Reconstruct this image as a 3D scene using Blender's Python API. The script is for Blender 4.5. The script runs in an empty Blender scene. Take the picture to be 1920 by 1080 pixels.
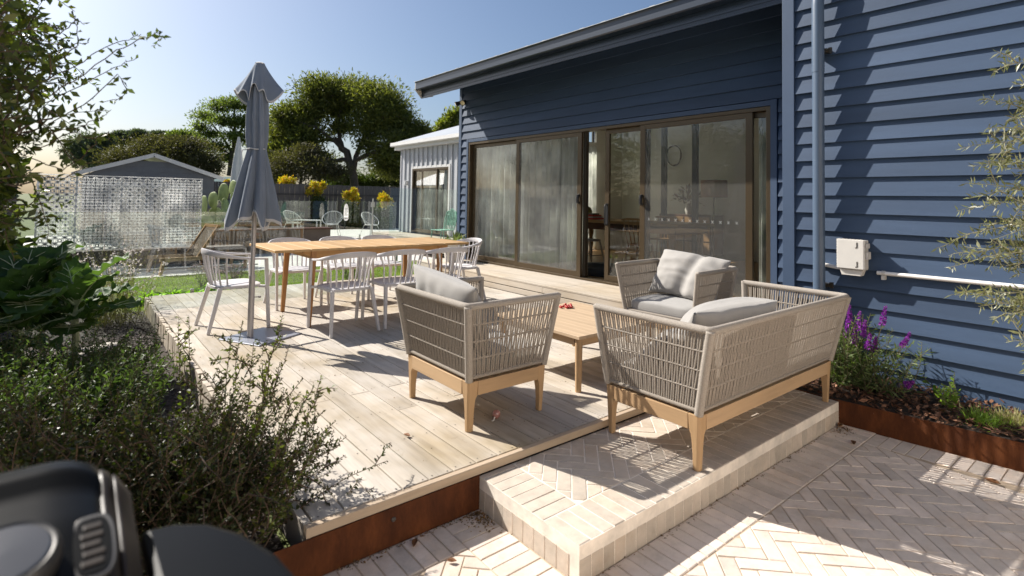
import bpy, math, random
import numpy as np
from mathutils import Vector, Matrix, noise as mnoise

SC = bpy.context.scene
COL = SC.collection
rnd = random.Random(7)
R = math.radians

# ---------------------------------------------------------------- camera
F_PX, YAW, PITCH, ROLL, PY0, CAM_H = 1016.6, 0.6812342, 0.03981445, 0.01766271, 332.73, 1.42
_f0 = Vector((math.sin(YAW), math.cos(YAW), 0)); _r0 = Vector((math.cos(YAW), -math.sin(YAW), 0)); _z = Vector((0, 0, 1))
CAM_F = _f0*math.cos(PITCH) + _z*math.sin(PITCH)
_u1 = _z*math.cos(PITCH) - _f0*math.sin(PITCH)
CAM_R = _r0*math.cos(ROLL) + _u1*math.sin(ROLL)
CAM_U = _u1*math.cos(ROLL) - _r0*math.sin(ROLL)
CAM_P = Vector((0, 0, CAM_H))
cd = bpy.data.cameras.new('camera'); cam = bpy.data.objects.new('camera', cd); COL.objects.link(cam)
cam.matrix_world = Matrix(((CAM_R.x, CAM_U.x, -CAM_F.x, 0), (CAM_R.y, CAM_U.y, -CAM_F.y, 0), (CAM_R.z, CAM_U.z, -CAM_F.z, CAM_H), (0, 0, 0, 1)))
cd.sensor_width = 36; cd.lens = F_PX/1920*36; cd.shift_y = -(540-PY0)/1920
cd.clip_start = 0.05; cd.clip_end = 2000
cd.dof.use_dof = True; cd.dof.focus_distance = 5.2; cd.dof.aperture_fstop = 2.5
SC.camera = cam

# ---------------------------------------------------------------- sky, sun, exposure
SUN_TO = Vector((-0.43, 1.0, 0.86)).normalized()
world = bpy.data.worlds.new('World'); SC.world = world; world.use_nodes = True
wn = world.node_tree; bg = wn.nodes['Background']
sky = wn.nodes.new('ShaderNodeTexSky'); sky.sky_type = 'NISHITA'; sky.sun_disc = False
sky.sun_elevation = math.asin(SUN_TO.z); sky.sun_rotation = math.atan2(SUN_TO.x, SUN_TO.y)
sky.air_density = 1.0; sky.dust_density = 2.4; sky.ozone_density = 4.2; sky.altitude = 20
wn.links.new(sky.outputs[0], bg.inputs[0]); bg.inputs[1].default_value = 0.07
sl = bpy.data.lights.new('sun', 'SUN'); sun = bpy.data.objects.new('sun', sl); COL.objects.link(sun)
sl.energy = 5.0; sl.angle = R(0.5); sl.color = (1.0, 0.945, 0.865)
sun.rotation_euler = (-SUN_TO).to_track_quat('-Z', 'Y').to_euler(); sun.location = SUN_TO*40
SC.view_settings.view_transform = 'Standard'; SC.view_settings.look = 'None'
SC.view_settings.gamma = 1; SC.view_settings.exposure = 0.78; SC.view_settings.use_curve_mapping = False
SC.render.engine = 'CYCLES'
cy = SC.cycles; cy.max_bounces = 8; cy.transparent_max_bounces = 24; cy.glossy_bounces = 4; cy.diffuse_bounces = 4
cy.transmission_bounces = 6; cy.use_denoising = True; cy.caustics_reflective = False; cy.caustics_refractive = False
cy.sample_clamp_indirect = 6

def at(x, y, d):
    """the point d metres deep that a photo pixel shows"""
    return CAM_P + (CAM_F + CAM_R*((x-960)/F_PX) - CAM_U*((y-PY0)/F_PX))*d
def px(p):
    v = Vector(p) - CAM_P; d = v.dot(CAM_F)
    if d < 0.05: return (-9999, -9999, d)
    return (960 + F_PX*v.dot(CAM_R)/d, PY0 - F_PX*v.dot(CAM_U)/d, d)

# ---------------------------------------------------------------- materials
def _nt(name):
    m = bpy.data.materials.new(name); m.use_nodes = True
    nt = m.node_tree; b = nt.nodes['Principled BSDF']
    return m, nt, b, nt.nodes, nt.links
def _coord(nt, stretch=(1, 1, 1), world_space=False, rnd_off=True):
    N, L = nt.nodes, nt.links
    if world_space:
        src = N.new('ShaderNodeNewGeometry').outputs['Position']
    else:
        src = N.new('ShaderNodeTexCoord').outputs['Object']
        if rnd_off:
            oi = N.new('ShaderNodeObjectInfo'); mu = N.new('ShaderNodeMath'); mu.operation = 'MULTIPLY'; mu.inputs[1].default_value = 53.7
            L.new(oi.outputs['Random'], mu.inputs[0])
            ad = N.new('ShaderNodeVectorMath'); ad.operation = 'ADD'; L.new(src, ad.inputs[0]); L.new(mu.outputs[0], ad.inputs[1]); src = ad.outputs[0]
    mp = N.new('ShaderNodeMapping'); mp.inputs['Scale'].default_value = stretch; L.new(src, mp.inputs[0])
    return mp.outputs[0]
def _noise(nt, vec, scale, detail=4, rough=.6):
    n = nt.nodes.new('ShaderNodeTexNoise'); n.inputs['Scale'].default_value = scale; n.inputs['Detail'].default_value = detail
    n.inputs['Roughness'].default_value = rough; nt.links.new(vec, n.inputs['Vector']); return n.outputs['Fac']
def _ramp(nt, fac, stops):
    r = nt.nodes.new('ShaderNodeValToRGB'); e = r.color_ramp.elements
    while len(e) < len(stops): e.new(0.5)
    for k, (p, c) in enumerate(stops):
        e[k].position = p; e[k].color = (c[0], c[1], c[2], 1)
    nt.links.new(fac, r.inputs[0]); return r.outputs[0]
def _mix(nt, fac, a, b, mode='MIX'):
    m = nt.nodes.new('ShaderNodeMix'); m.data_type = 'RGBA'; m.blend_type = mode
    for i, s in ((0, fac), (6, a), (7, b)):
        if hasattr(s, 'is_linked'): nt.links.new(s, m.inputs[i])
        elif i == 0: m.inputs[0].default_value = s
        else: m.inputs[i].default_value = (s[0], s[1], s[2], 1)
    return m.outputs[2]
def _obrand(nt, lo, hi, island=False):
    if island: s = nt.nodes.new('ShaderNodeNewGeometry').outputs['Random Per Island']
    else: s = nt.nodes.new('ShaderNodeObjectInfo').outputs['Random']
    m = nt.nodes.new('ShaderNodeMapRange'); m.inputs[3].default_value = lo; m.inputs[4].default_value = hi
    nt.links.new(s, m.inputs[0]); return m.outputs[0]
def _bump(nt, b, h, strength, dist=.004):
    bu = nt.nodes.new('ShaderNodeBump'); bu.inputs['Strength'].default_value = strength; bu.inputs['Distance'].default_value = dist
    nt.links.new(h, bu.inputs['Height']); nt.links.new(bu.outputs[0], b.inputs['Normal'])
def _scale(nt, col, val):
    m = nt.nodes.new('ShaderNodeVectorMath'); m.operation = 'SCALE'; nt.links.new(col, m.inputs[0])
    nt.links.new(val, m.inputs[3]); return m.outputs[0]

def mat(name, col, rough=.6, var=.15, scale=8., stretch=(1, 1, 1), rand=0., bump=0., bscale=80., metal=0., spec=.5, coat=0., world_space=False):
    m, nt, b, N, L = _nt(name)
    v = _coord(nt, stretch, world_space)
    n = _noise(nt, v, scale)
    c = _ramp(nt, n, [(.28, [x*(1-var) for x in col]), (.72, [min(1, x*(1+var)) for x in col])])
    if rand: c = _scale(nt, c, _obrand(nt, 1-rand, 1+rand))
    L.new(c, b.inputs['Base Color']); b.inputs['Roughness'].default_value = rough; b.inputs['Metallic'].default_value = metal
    b.inputs['Specular IOR Level'].default_value = spec; b.inputs['Coat Weight'].default_value = coat
    if bump: _bump(nt, b, _noise(nt, v, bscale, 3), bump)
    return m
def leafmat(name, cols, rough=.45, trans=.35, spec=.4, tcol=None):
    m, nt, b, N, L = _nt(name)
    g = N.new('ShaderNodeNewGeometry')
    c = _ramp(nt, g.outputs['Random Per Island'], [(i/(max(1, len(cols)-1)), cc) for i, cc in enumerate(cols)])
    n = _noise(nt, _coord(nt), 1.7, 3)
    k = N.new('ShaderNodeMapRange'); k.inputs[1].default_value = .3; k.inputs[2].default_value = .7; k.inputs[3].default_value = .65; k.inputs[4].default_value = 1.3
    L.new(n, k.inputs[0]); c = _scale(nt, c, k.outputs[0])
    L.new(c, b.inputs['Base Color']); b.inputs['Roughness'].default_value = rough; b.inputs['Specular IOR Level'].default_value = spec
    t = N.new('ShaderNodeBsdfTranslucent'); tc = _mix(nt, 1., c, tcol or (1.6, 1.9, .6), 'MULTIPLY'); L.new(tc, t.inputs[0])
    ms = N.new('ShaderNodeMixShader'); ms.inputs[0].default_value = trans
    L.new(b.outputs[0], ms.inputs[1]); L.new(t.outputs[0], ms.inputs[2])
    L.new(ms.outputs[0], N['Material Output'].inputs[0])
    return m
def glassmat(name, tint=(.93, .97, .95), ior=1.5, refl=1.0, wav=0.):
    m, nt, b, N, L = _nt(name); N.remove(b)
    tr = N.new('ShaderNodeBsdfTransparent'); tr.inputs[0].default_value = (*tint, 1)
    gl = N.new('ShaderNodeBsdfGlossy'); gl.inputs['Roughness'].default_value = 0.0; gl.inputs[0].default_value = (1, 1, 1, 1)
    fr = N.new('ShaderNodeFresnel'); ge = N.new('ShaderNodeNewGeometry')          # the ray is not bent inside the thin pane, so both faces use the air side
    mr = N.new('ShaderNodeMapRange'); mr.inputs[3].default_value = ior; mr.inputs[4].default_value = 1/ior; L.new(ge.outputs['Backfacing'], mr.inputs[0]); L.new(mr.outputs[0], fr.inputs[0])
    mu = N.new('ShaderNodeMath'); mu.operation = 'MULTIPLY'; mu.inputs[1].default_value = refl; L.new(fr.outputs[0], mu.inputs[0])
    ms = N.new('ShaderNodeMixShader'); L.new(mu.outputs[0], ms.inputs[0]); L.new(tr.outputs[0], ms.inputs[1]); L.new(gl.outputs[0], ms.inputs[2])
    if wav:
        bu = N.new('ShaderNodeBump'); bu.inputs['Strength'].default_value = wav; bu.inputs['Distance'].default_value = .01
        L.new(_noise(nt, _coord(nt), 1.6, 1), bu.inputs['Height']); L.new(bu.outputs[0], gl.inputs['Normal'])
    L.new(ms.outputs[0], N['Material Output'].inputs[0]); return m

M = {}
def wood(name, col, var=.2, rand=.1, axis=1, rough=.6, scale=14, bump=.25, stain=None):
    st = [9, 9, 9]; st[axis] = .7
    m, nt, b, N, L = _nt(name)
    v = _coord(nt, st)
    n = _noise(nt, v, scale/6, 5, .65)
    c = _ramp(nt, n, [(.25, [x*(1-var) for x in col]), (.5, col), (.78, [min(1, x*(1+var*.7)) for x in col])])
    c = _scale(nt, c, _obrand(nt, 1-rand, 1+rand))
    if stain:
        w = _noise(nt, _coord(nt, (1, .55, 1), True), 1.1, 4, .7)
        w2 = _ramp(nt, w, [(.42, (0, 0, 0)), (.68, (1, 1, 1))])
        c = _mix(nt, w2, c, _mix(nt, 1., c, stain, 'MULTIPLY'))
        w3 = _ramp(nt, _noise(nt, _coord(nt, (1, 1, 1), True), 14, 5, .75), [(.60, (0, 0, 0)), (.72, (.55, .55, .55))])
        c = _mix(nt, w3, c, _mix(nt, 1., c, (.62, .58, .50), 'MULTIPLY'))
    L.new(c, b.inputs['Base Color']); b.inputs['Roughness'].default_value = rough; b.inputs['Specular IOR Level'].default_value = .3
    _bump(nt, b, n, bump, .003)
    return m
M['deck'] = wood('weathered deck timber', (.48, .435, .38), .24, .15, 1, .75, 16, .45, (.66, .58, .43))
M['deck_t'] = wood('weathered trim timber', (.42, .33, .24), .22, .1, 0, .75, 16, .4)
M['landing'] = wood('pale weathered landing timber', (.50, .44, .365), .14, .08, 1, .75, 14, .35, (.86, .80, .70))
M['teak'] = wood('oiled teak', (.50, .31, .135), .2, .12, 1, .5, 14, .2)
M['teak_x'] = wood('oiled teak rail', (.50, .27, .095), .2, .08, 0, .5, 14, .2)
M['acacia'] = wood('pale acacia timber', (.44, .29, .16), .2, .08, 0, .55, 14, .2)
M['acacia_y'] = wood('pale acacia slat', (.44, .30, .175), .18, .10, 1, .55, 14, .2)
M['acacia_z'] = wood('pale acacia leg', (.43, .28, .15), .2, .06, 2, .55, 14, .2)
M['blue'] = mat('blue weatherboard paint', (.040, .068, .122), .6, .16, 2.2, (1, .35, 3), .10, .12, 30, spec=.35)
M['blue_trim'] = mat('blue trim paint', (.044, .074, .132), .6, .06, 3, spec=.4, bump=.06, bscale=40)
M['pipe'] = mat('blue downpipe paint', (.07, .105, .16), .4, .04, 3)
M['gutter'] = mat('dark blue gutter steel', (.014, .024, .042), .3, .08, 2, metal=.0, spec=.6)
M['roofsteel'] = mat('pale roof steel', (.42, .44, .46), .4, .06, 1.5, spec=.5)
M['bronze'] = mat('bronze anodised aluminium', (.09, .064, .036), .36, .06, 3, metal=.5)
M['darkbronze'] = mat('dark bronze aluminium', (.05, .042, .03), .4, .08, 3, metal=.3)
M['black'] = mat('black plastic', (.012, .012, .013), .4, .1, 6)
M['whitepvc'] = mat('white pvc', (.74, .72, .69), .4, .05, 5)
M['boxgrey'] = mat('light grey plastic', (.58, .56, .52), .5, .05, 6)
M['glass'] = glassmat('window glass', (.975, .985, .98), 1.52, 1.2)
M['glass_dark'] = glassmat('tinted door glass', (.90, .91, .88), 1.52, 1.2)
M['fenceglass'] = glassmat('fence glass', (.92, .96, .94), 1.52, 1.15)
M['sand'] = mat('sandy joint', (.46, .36, .26), .95, .3, 9, bump=.4, bscale=60)
M['mortar'] = mat('pale mortar', (.76, .69, .60), .9, .22, 9, bump=.4, bscale=60)
M['rust'] = None
def brickmat(name, col, rand):
    m, nt, b, N, L = _nt(name)
    v = _coord(nt)
    c = _ramp(nt, _noise(nt, v, 11, 6, .7), [(.2, [x*.74 for x in col]), (.5, col), (.8, [min(1, x*1.14) for x in col])])
    c = _mix(nt, _obrand(nt, 0, .55), c, _mix(nt, 1., c, (.80, .76, .74), 'MULTIPLY'))
    c = _scale(nt, c, _obrand(nt, 1-rand, 1+rand*.5))
    g = _ramp(nt, _noise(nt, _coord(nt, (1, 1, 1), True), 2.3, 5, .7), [(.5, (0, 0, 0)), (.75, (.6, .6, .6))])
    c = _mix(nt, g, c, _mix(nt, 1., c, (.88, .74, .58), 'MULTIPLY'))
    L.new(c, b.inputs['Base Color']); b.inputs['Roughness'].default_value = .85; b.inputs['Specular IOR Level'].default_value = .25
    _bump(nt, b, _noise(nt, v, 70, 5, .75), .5, .004); return m
M['brick'] = brickmat('pale clay paver', (.74, .65, .57), .26)
M['stepbrick'] = brickmat('cream step brick', (.58, .51, .43), .22)
def rustmat():
    m, nt, b, N, L = _nt('rusted corten steel')
    n = _noise(nt, _coord(nt, (2, 2, .7), True), 5, 7, .75)
    c = _ramp(nt, n, [(.25, (.035, .011, .005)), (.5, (.082, .026, .009)), (.75, (.15, .049, .015))])
    L.new(c, b.inputs['Base Color']); b.inputs['Roughness'].default_value = .8; b.inputs['Specular IOR Level'].default_value = .2
    _bump(nt, b, _noise(nt, _coord(nt, (1, 1, 1), True), 90, 4), .3, .003); return m
M['rust'] = rustmat()
M['soil'] = mat('dark soil', (.035, .024, .017), .95, .5, 14, bump=.8, bscale=50)
M['bark'] = mat('bark mulch chips', (.13, .062, .032), .9, .5, 2, rand=.0, bump=.3)
M['concrete'] = mat('pale concrete', (.55, .53, .49), .85, .12, 3, bump=.2, bscale=40, world_space=True)

# ---------------------------------------------------------------- mesh helpers
class MB:
    def __init__(s): s.v = []; s.f = []
    def add(s, vs, fs):
        o = len(s.v); s.v.extend([tuple(p) for p in vs]); s.f.extend([tuple(i+o for i in q) for q in fs]); return s
    def box(s, x0, x1, y0, y1, z0, z1):
        return s.add([(x0, y0, z0), (x1, y0, z0), (x1, y1, z0), (x0, y1, z0), (x0, y0, z1), (x1, y0, z1), (x1, y1, z1), (x0, y1, z1)],
                     [(3, 2, 1, 0), (4, 5, 6, 7), (0, 1, 5, 4), (1, 2, 6, 5), (2, 3, 7, 6), (3, 0, 4, 7)])
    def cbox(s, x0, x1, y0, y1, z0, z1, b=.003):
        v = [(x0, y0, z0), (x1, y0, z0), (x1, y1, z0), (x0, y1, z0)]
        v += [(p[0], p[1], z1-b) for p in v[:4]]
        v += [(x0+b, y0+b, z1), (x1-b, y0+b, z1), (x1-b, y1-b, z1), (x0+b, y1-b, z1)]
        f = [(3, 2, 1, 0), (8, 9, 10, 11)]
        for k in range(4):
            n = (k+1) % 4; f += [(k, n, n+4, k+4), (k+4, n+4, n+8, k+8)]
        return s.add(v, f)
    def prism(s, poly, off):
        """a polygon (3-D points, counter-clockwise seen from the far side of off) swept along off"""
        n = len(poly); a = [Vector(p) for p in poly]; o = Vector(off)
        return s.add([tuple(p) for p in a] + [tuple(p+o) for p in a],
                     [tuple(range(n-1, -1, -1)), tuple(range(n, 2*n))] + [(k, (k+1) % n, (k+1) % n+n, k+n) for k in range(n)])
    def beam(s, p0, p1, w, h, up=(0, 0, 1), w1=None, h1=None):
        p0, p1, up = Vector(p0), Vector(p1), Vector(up); d = (p1-p0).normalized()
        sd = d.cross(up)
        if sd.length < 1e-4: sd = d.cross(Vector((1, 0, 0)))
        sd.normalize(); u = sd.cross(d).normalized(); w1 = w if w1 is None else w1; h1 = h if h1 is None else h1
        vs = []
        for p, a, c in ((p0, w, h), (p1, w1, h1)):
            vs += [p-sd*a/2-u*c/2, p+sd*a/2-u*c/2, p+sd*a/2+u*c/2, p-sd*a/2+u*c/2]
        return s.add(vs, [(3, 2, 1, 0), (4, 5, 6, 7), (0, 1, 5, 4), (1, 2, 6, 5), (2, 3, 7, 6), (3, 0, 4, 7)])
    def tube(s, pts, r, n=8, caps=True, flat=1.0):
        pts = [Vector(p) for p in pts]; m = len(pts)
        rs = r if isinstance(r, (list, tuple)) else [r]*m
        d0 = (pts[1]-pts[0]).normalized(); a = d0.orthogonal().normalized(); o = len(s.v)
        for k, p in enumerate(pts):
            d = ((pts[min(k+1, m-1)]-pts[max(k-1, 0)])).normalized()
            a = (a-d*a.dot(d)); a = a.normalized() if a.length > 1e-6 else d.orthogonal().normalized(); b = d.cross(a)
            for j in range(n):
                t = 2*math.pi*j/n; s.v.append(tuple(p+(a*math.cos(t)+b*math.sin(t)*flat)*rs[k]))
        for k in range(m-1):
            for j in range(n):
                q = (j+1) % n; s.f.append((o+k*n+j, o+k*n+q, o+k*n+n+q, o+k*n+n+j))
        if caps:
            s.f.append(tuple(o+j for j in range(n-1, -1, -1))); s.f.append(tuple(o+(m-1)*n+j for j in range(n)))
        return s
    def lathe(s, prof, n=16, c=(0, 0, 0)):
        o = len(s.v)
        for (r, z) in prof:
            for j in range(n):
                t = 2*math.pi*j/n; s.v.append((c[0]+r*math.cos(t), c[1]+r*math.sin(t), c[2]+z))
        m = len(prof)
        for k in range(m-1):
            for j in range(n):
                q = (j+1) % n; s.f.append((o+k*n+j, o+k*n+q, o+k*n+n+q, o+k*n+n+j))
        s.f.append(tuple(o+j for j in range(n-1, -1, -1))); s.f.append(tuple(o+(m-1)*n+j for j in range(n)))
        return s
    def grid(s, fn, nu, nv, wrap=False):
        o = len(s.v)
        for i in range(nu+(0 if wrap else 1)):
            for j in range(nv+1): s.v.append(tuple(fn(i/nu, j/nv)))
        for i in range(nu):
            i2 = (i+1) % nu if wrap else i+1
            for j in range(nv): s.f.append((o+i*(nv+1)+j, o+i2*(nv+1)+j, o+i2*(nv+1)+j+1, o+i*(nv+1)+j+1))
        return s
    def mesh(s, name):
        me = bpy.data.meshes.new(name); me.from_pydata(s.v, [], s.f); me.update(); return me
    def build(s, name, m, parent=None, loc=None, smooth=None, bevel=0, rot=None):
        me = s.mesh(name); me.materials.append(m)
        return put(name, me, parent, loc, smooth, bevel, rot)
def put(name, me, parent=None, loc=None, smooth=None, bevel=0, rot=None):
    o = bpy.data.objects.new(name, me); COL.objects.link(o)
    if smooth is not None:
        me.shade_smooth()
        if smooth > 0: me.set_sharp_from_angle(angle=R(smooth))
    if parent: o.parent = parent
    if loc is not None: o.location = loc
    if rot is not None: o.rotation_euler = rot
    if bevel:
        b = o.modifiers.new('bevel', 'BEVEL'); b.width = bevel; b.segments = 2; b.limit_method = 'ANGLE'; b.angle_limit = R(40)
    return o
def tag(o, label=None, cat=None, group=None, kind=None):
    if label: o['label'] = label
    if cat: o['category'] = cat
    if group: o['group'] = group
    if kind: o['kind'] = kind
    return o
def thing(name, label, cat, loc=(0, 0, 0), rz=0., group=None):
    o = bpy.data.objects.new(name, None); COL.objects.link(o); o.empty_display_size = .1
    o.location = loc; o.rotation_euler = (0, 0, rz); return tag(o, label, cat, group)
def struct(o): o['kind'] = 'structure'; return o
def stuff(o): o['kind'] = 'stuff'; return o
def copy_thing(root, loc, rz=0., label=None, group=None):
    def cp(o, parent):
        c = o.copy(); COL.objects.link(c); c.parent = parent
        for ch in o.children: cp(ch, c)
        return c
    r = cp(root, None); r.location = loc; r.rotation_euler = (0, 0, rz)
    if label: r['label'] = label
    if group: r['group'] = group
    return r
def fastmesh(name, V, Q, mats, mi=None):
    me = bpy.data.meshes.new(name); V = np.asarray(V, np.float32); Q = np.asarray(Q, np.int32)
    me.vertices.add(len(V)); me.vertices.foreach_set('co', V.ravel())
    k = Q.shape[1]; me.loops.add(Q.size); me.loops.foreach_set('vertex_index', Q.ravel())
    me.polygons.add(len(Q)); me.polygons.foreach_set('loop_start', np.arange(0, Q.size, k, dtype=np.int32))
    for m in (mats if isinstance(mats, (list, tuple)) else [mats]): me.materials.append(m)
    if mi is not None: me.polygons.foreach_set('material_index', np.asarray(mi, np.int32))
    me.update(calc_edges=True); return me
def norm(a): return a/np.maximum(np.linalg.norm(a, axis=1, keepdims=True), 1e-9)
def leaf_geo(P, D, Ln, wr, rg, fold=.12, up=None, curl=0.):
    """leaves as folded rhombi: base, left, tip, right"""
    n = len(P); D = norm(D); Ln = np.broadcast_to(np.asarray(Ln, float), (n,))[:, None]
    ref = rg.normal(size=(n, 3)) if up is None else norm(np.array(up)[None, :] + rg.normal(size=(n, 3))*.35)
    S = norm(np.cross(D, ref)); Nn = np.cross(S, D)
    v0 = P; v2 = P + D*Ln - Nn*Ln*curl
    mid = P + D*Ln*.48
    v1 = mid + S*Ln*wr*.5 + Nn*Ln*fold; v3 = mid - S*Ln*wr*.5 + Nn*Ln*fold
    V = np.stack([v0, v1, v2, v3], 1).reshape(-1, 3); Q = np.arange(4*n).reshape(n, 4)
    return V, Q
def merge(parts):
    Vs, Qs, o = [], [], 0
    for V, Q in parts: Vs.append(V); Qs.append(Q+o); o += len(V)
    return np.concatenate(Vs), np.concatenate(Qs)
def clip_poly(poly, x0, x1, y0, y1):
    for ax, lim, sg in ((0, x0, 1), (0, x1, -1), (1, y0, 1), (1, y1, -1)):
        out = []
        for i in range(len(poly)):
            a, b = poly[i], poly[(i+1) % len(poly)]; da, db = (a[ax]-lim)*sg, (b[ax]-lim)*sg
            if da >= 0: out.append(a)
            if (da >= 0) != (db >= 0):
                t = da/(da-db); out.append((a[0]+(b[0]-a[0])*t, a[1]+(b[1]-a[1])*t))
        poly = out
        if len(poly) < 3: return []
    return poly
def area(p): return abs(sum(p[i][0]*p[(i+1) % len(p)][1]-p[(i+1) % len(p)][0]*p[i][1] for i in range(len(p))))/2
# ================================================================ SETTING
LAWN_Z = -0.20; PAVE_Z = -0.213; STEP_Z = -0.05
M['grass'] = leafmat('grass blades', [(.10, .17, .02), (.16, .22, .03), (.22, .26, .045), (.13, .18, .03)], .6, .45)
M['earth'] = mat('grassy earth', (.10, .12, .035), .95, .35, 3, bump=.5, bscale=30, world_space=True)
g = MB(); n = 24
vs = [(-400 + 800*i/n, -400 + 800*j/n, -0.30) for i in range(n+1) for j in range(n+1)]
g.add(vs, [(i*(n+1)+j, (i+1)*(n+1)+j, (i+1)*(n+1)+j+1, i*(n+1)+j+1) for i in range(n) for j in range(n)])
struct(g.build('ground', M['earth']))
struct(MB().box(-1.0, 7.2, 8.97, 12.45, -.29, LAWN_Z-.004).build('lawn', M['earth']))
rg = np.random.default_rng(3)
NG = 46000
P = np.stack([rg.uniform(.6, 6.6, NG), 9.0+3.4*rg.random(NG)**1.15, np.full(NG, LAWN_Z-.006)], 1)
D = rg.normal(size=(NG, 3))*.45 + np.array([0, 0, 1.])
V, Q = leaf_geo(P, D, rg.uniform(.03, .055, NG), .13, rg, .02, curl=.2)
stuff(put('grass', fastmesh('grass', V, Q, M['grass'])))

# pool surround: pale pavers, water
struct(MB().box(-1.2, 14., 12.45, 26., -.29, LAWN_Z+.004).build('pool_terrace', M['concrete']))
mw, nt, b, N, L = _nt('pool water'); b.inputs['Base Color'].default_value = (.035, .06, .07, 1); b.inputs['Roughness'].default_value = .06
_bump(nt, b, _noise(nt, _coord(nt, (1, 1, 1), True), 6, 2), .15, .02); M['water'] = mw
struct(MB().box(1.0, 3.4, 13.7, 14.8, LAWN_Z-.05, LAWN_Z+.008).build('pool_water', M['water']))

# ---------------- lower brick paving
pav = struct(MB().box(-3., 4.72, -3.2, 2.42, -.34, PAVE_Z-.0045).build('paving', M['sand']))
W, LB, GAP = .077, .231, .006
def brick_poly(poly, ztop, thick, name, m, parent, jit=.0012, bev=.003):
    """a clipped brick outline as a chamfered prism"""
    n = len(poly); cx = sum(p[0] for p in poly)/n; cy_ = sum(p[1] for p in poly)/n
    a = sum(poly[i][0]*poly[(i+1) % n][1]-poly[(i+1) % n][0]*poly[i][1] for i in range(n))
    if a < 0: poly = poly[::-1]
    dz = rnd.uniform(-jit, jit); tx, ty = rnd.uniform(-.006, .006), rnd.uniform(-.006, .006)
    def zz(x, y): return dz + (x-cx)*tx + (y-cy_)*ty
    sh = bev/max(.02, math.sqrt(area(poly)))
    v = [(x-cx, y-cy_, -thick) for x, y in poly] + [(x-cx, y-cy_, zz(x, y)-bev) for x, y in poly] + \
        [((x-cx)*(1-sh*1.6), (y-cy_)*(1-sh*1.6), zz(x, y)) for x, y in poly]
    f = [tuple(range(n-1, -1, -1)), tuple(range(2*n, 3*n))]
    for k in range(n):
        q = (k+1) % n; f += [(k, q, q+n, k+n), (k+n, q+n, q+2*n, k+2*n)]
    return MB().add(v, f).build(name, m, parent, (cx, cy_, ztop))
def herringbone(ox, oy, rect, ztop, thick, m, parent, out):
    x0, x1, y0, y1 = rect; c = math.cos(R(45)); k = 3
    for i in range(-70, 70):
        for j in range(-70, 70):
            t = (i-j) % (2*k)
            if t == 0: a = (i*W, j*W, LB, W)
            elif t == 2*k-1: a = (i*W, j*W, W, LB)
            else: continue
            q = [(a[0]+GAP/2, a[1]+GAP/2), (a[0]+a[2]-GAP/2, a[1]+GAP/2), (a[0]+a[2]-GAP/2, a[1]+a[3]-GAP/2), (a[0]+GAP/2, a[1]+a[3]-GAP/2)]
            q = [(ox+(x-y)*c, oy+(x+y)*c) for x, y in q]
            q = clip_poly(q, x0+GAP/2, x1-GAP/2, y0+GAP/2, y1-GAP/2)
            if q and area(q) > .0006: out.append((q, ztop, thick))
def rectp(x0, x1, y0, y1): h = GAP/2; return [(x0+h, y0+h), (x1-h, y0+h), (x1-h, y1-h), (x0+h, y1-h)]
STX0, STX1, STY0, STY1 = 1.735, 4.52, 1.64, 2.375
bl = []
nb = int((4.60-1.50)/W)
for k in range(nb+1):                                     # soldier course along the front of the step
    bl.append((rectp(1.50+k*W, min(4.66, 1.50+(k+1)*W), STY0-LB-.002, STY0-.002), PAVE_Z, .02))
for k in range(int((STY1-STY0)/W)+1):                     # course along the left face of the step
    bl.append((rectp(STX0-LB-.004, STX0-.004, STY0+k*W, min(2.36, STY0+(k+1)*W)), PAVE_Z, .02))
for k in range(26):                                       # course along the rusty plate under the deck
    bl.append((rectp(1.50-(k+1)*W, 1.50-k*W, 2.36-LB, 2.36), PAVE_Z, .02))
k = 0
while 1.40-k*W > -1.2:                                    # course along the garden bed on the right
    y1 = 1.405-k*W; xe = 4.515+(1.63-y1)*.135
    bl.append(([(xe-LB-.012, y1-W+.003), (xe-.012, y1-W+.003), (xe-.012, y1-.003), (xe-LB-.012, y1-.003)], PAVE_Z, .02)); k += 1
herringbone(2.93, .95, (-1.6, 4.30, -1.6, 1.405), PAVE_Z, .02, None, None, bl)
herringbone(2.93, .95, (-1.6, 1.50, 1.409, 2.125), PAVE_Z, .02, None, None, bl)
def inview(p, z, mrg=60):
    c = (sum(a[0] for a in p)/len(p), sum(a[1] for a in p)/len(p), z); x, y, d = px(c)
    return d > .2 and -mrg < x < 1920+mrg and y < 1080+mrg, d
vis, rest = [], []
for q in bl:
    iv, d = inview(q[0], PAVE_Z)
    (vis if iv else rest).append((d, q))
vis.sort(key=lambda t: t[0])
rest += vis[295:]; vis = vis[:295]
for d, (q, zt, th) in vis: brick_poly(q, zt, th, 'brick', M['brick'], pav)
mb = MB()
for d, (q, zt, th) in rest:
    a = sum(q[i][0]*q[(i+1) % len(q)][1]-q[(i+1) % len(q)][0]*q[i][1] for i in range(len(q)))
    if a < 0: q = q[::-1]
    mb.prism([(x, y, zt-th) for x, y in q], (0, 0, th-.001))
stuff(mb.build('bricks_beyond', M['brick'], pav))

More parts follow.
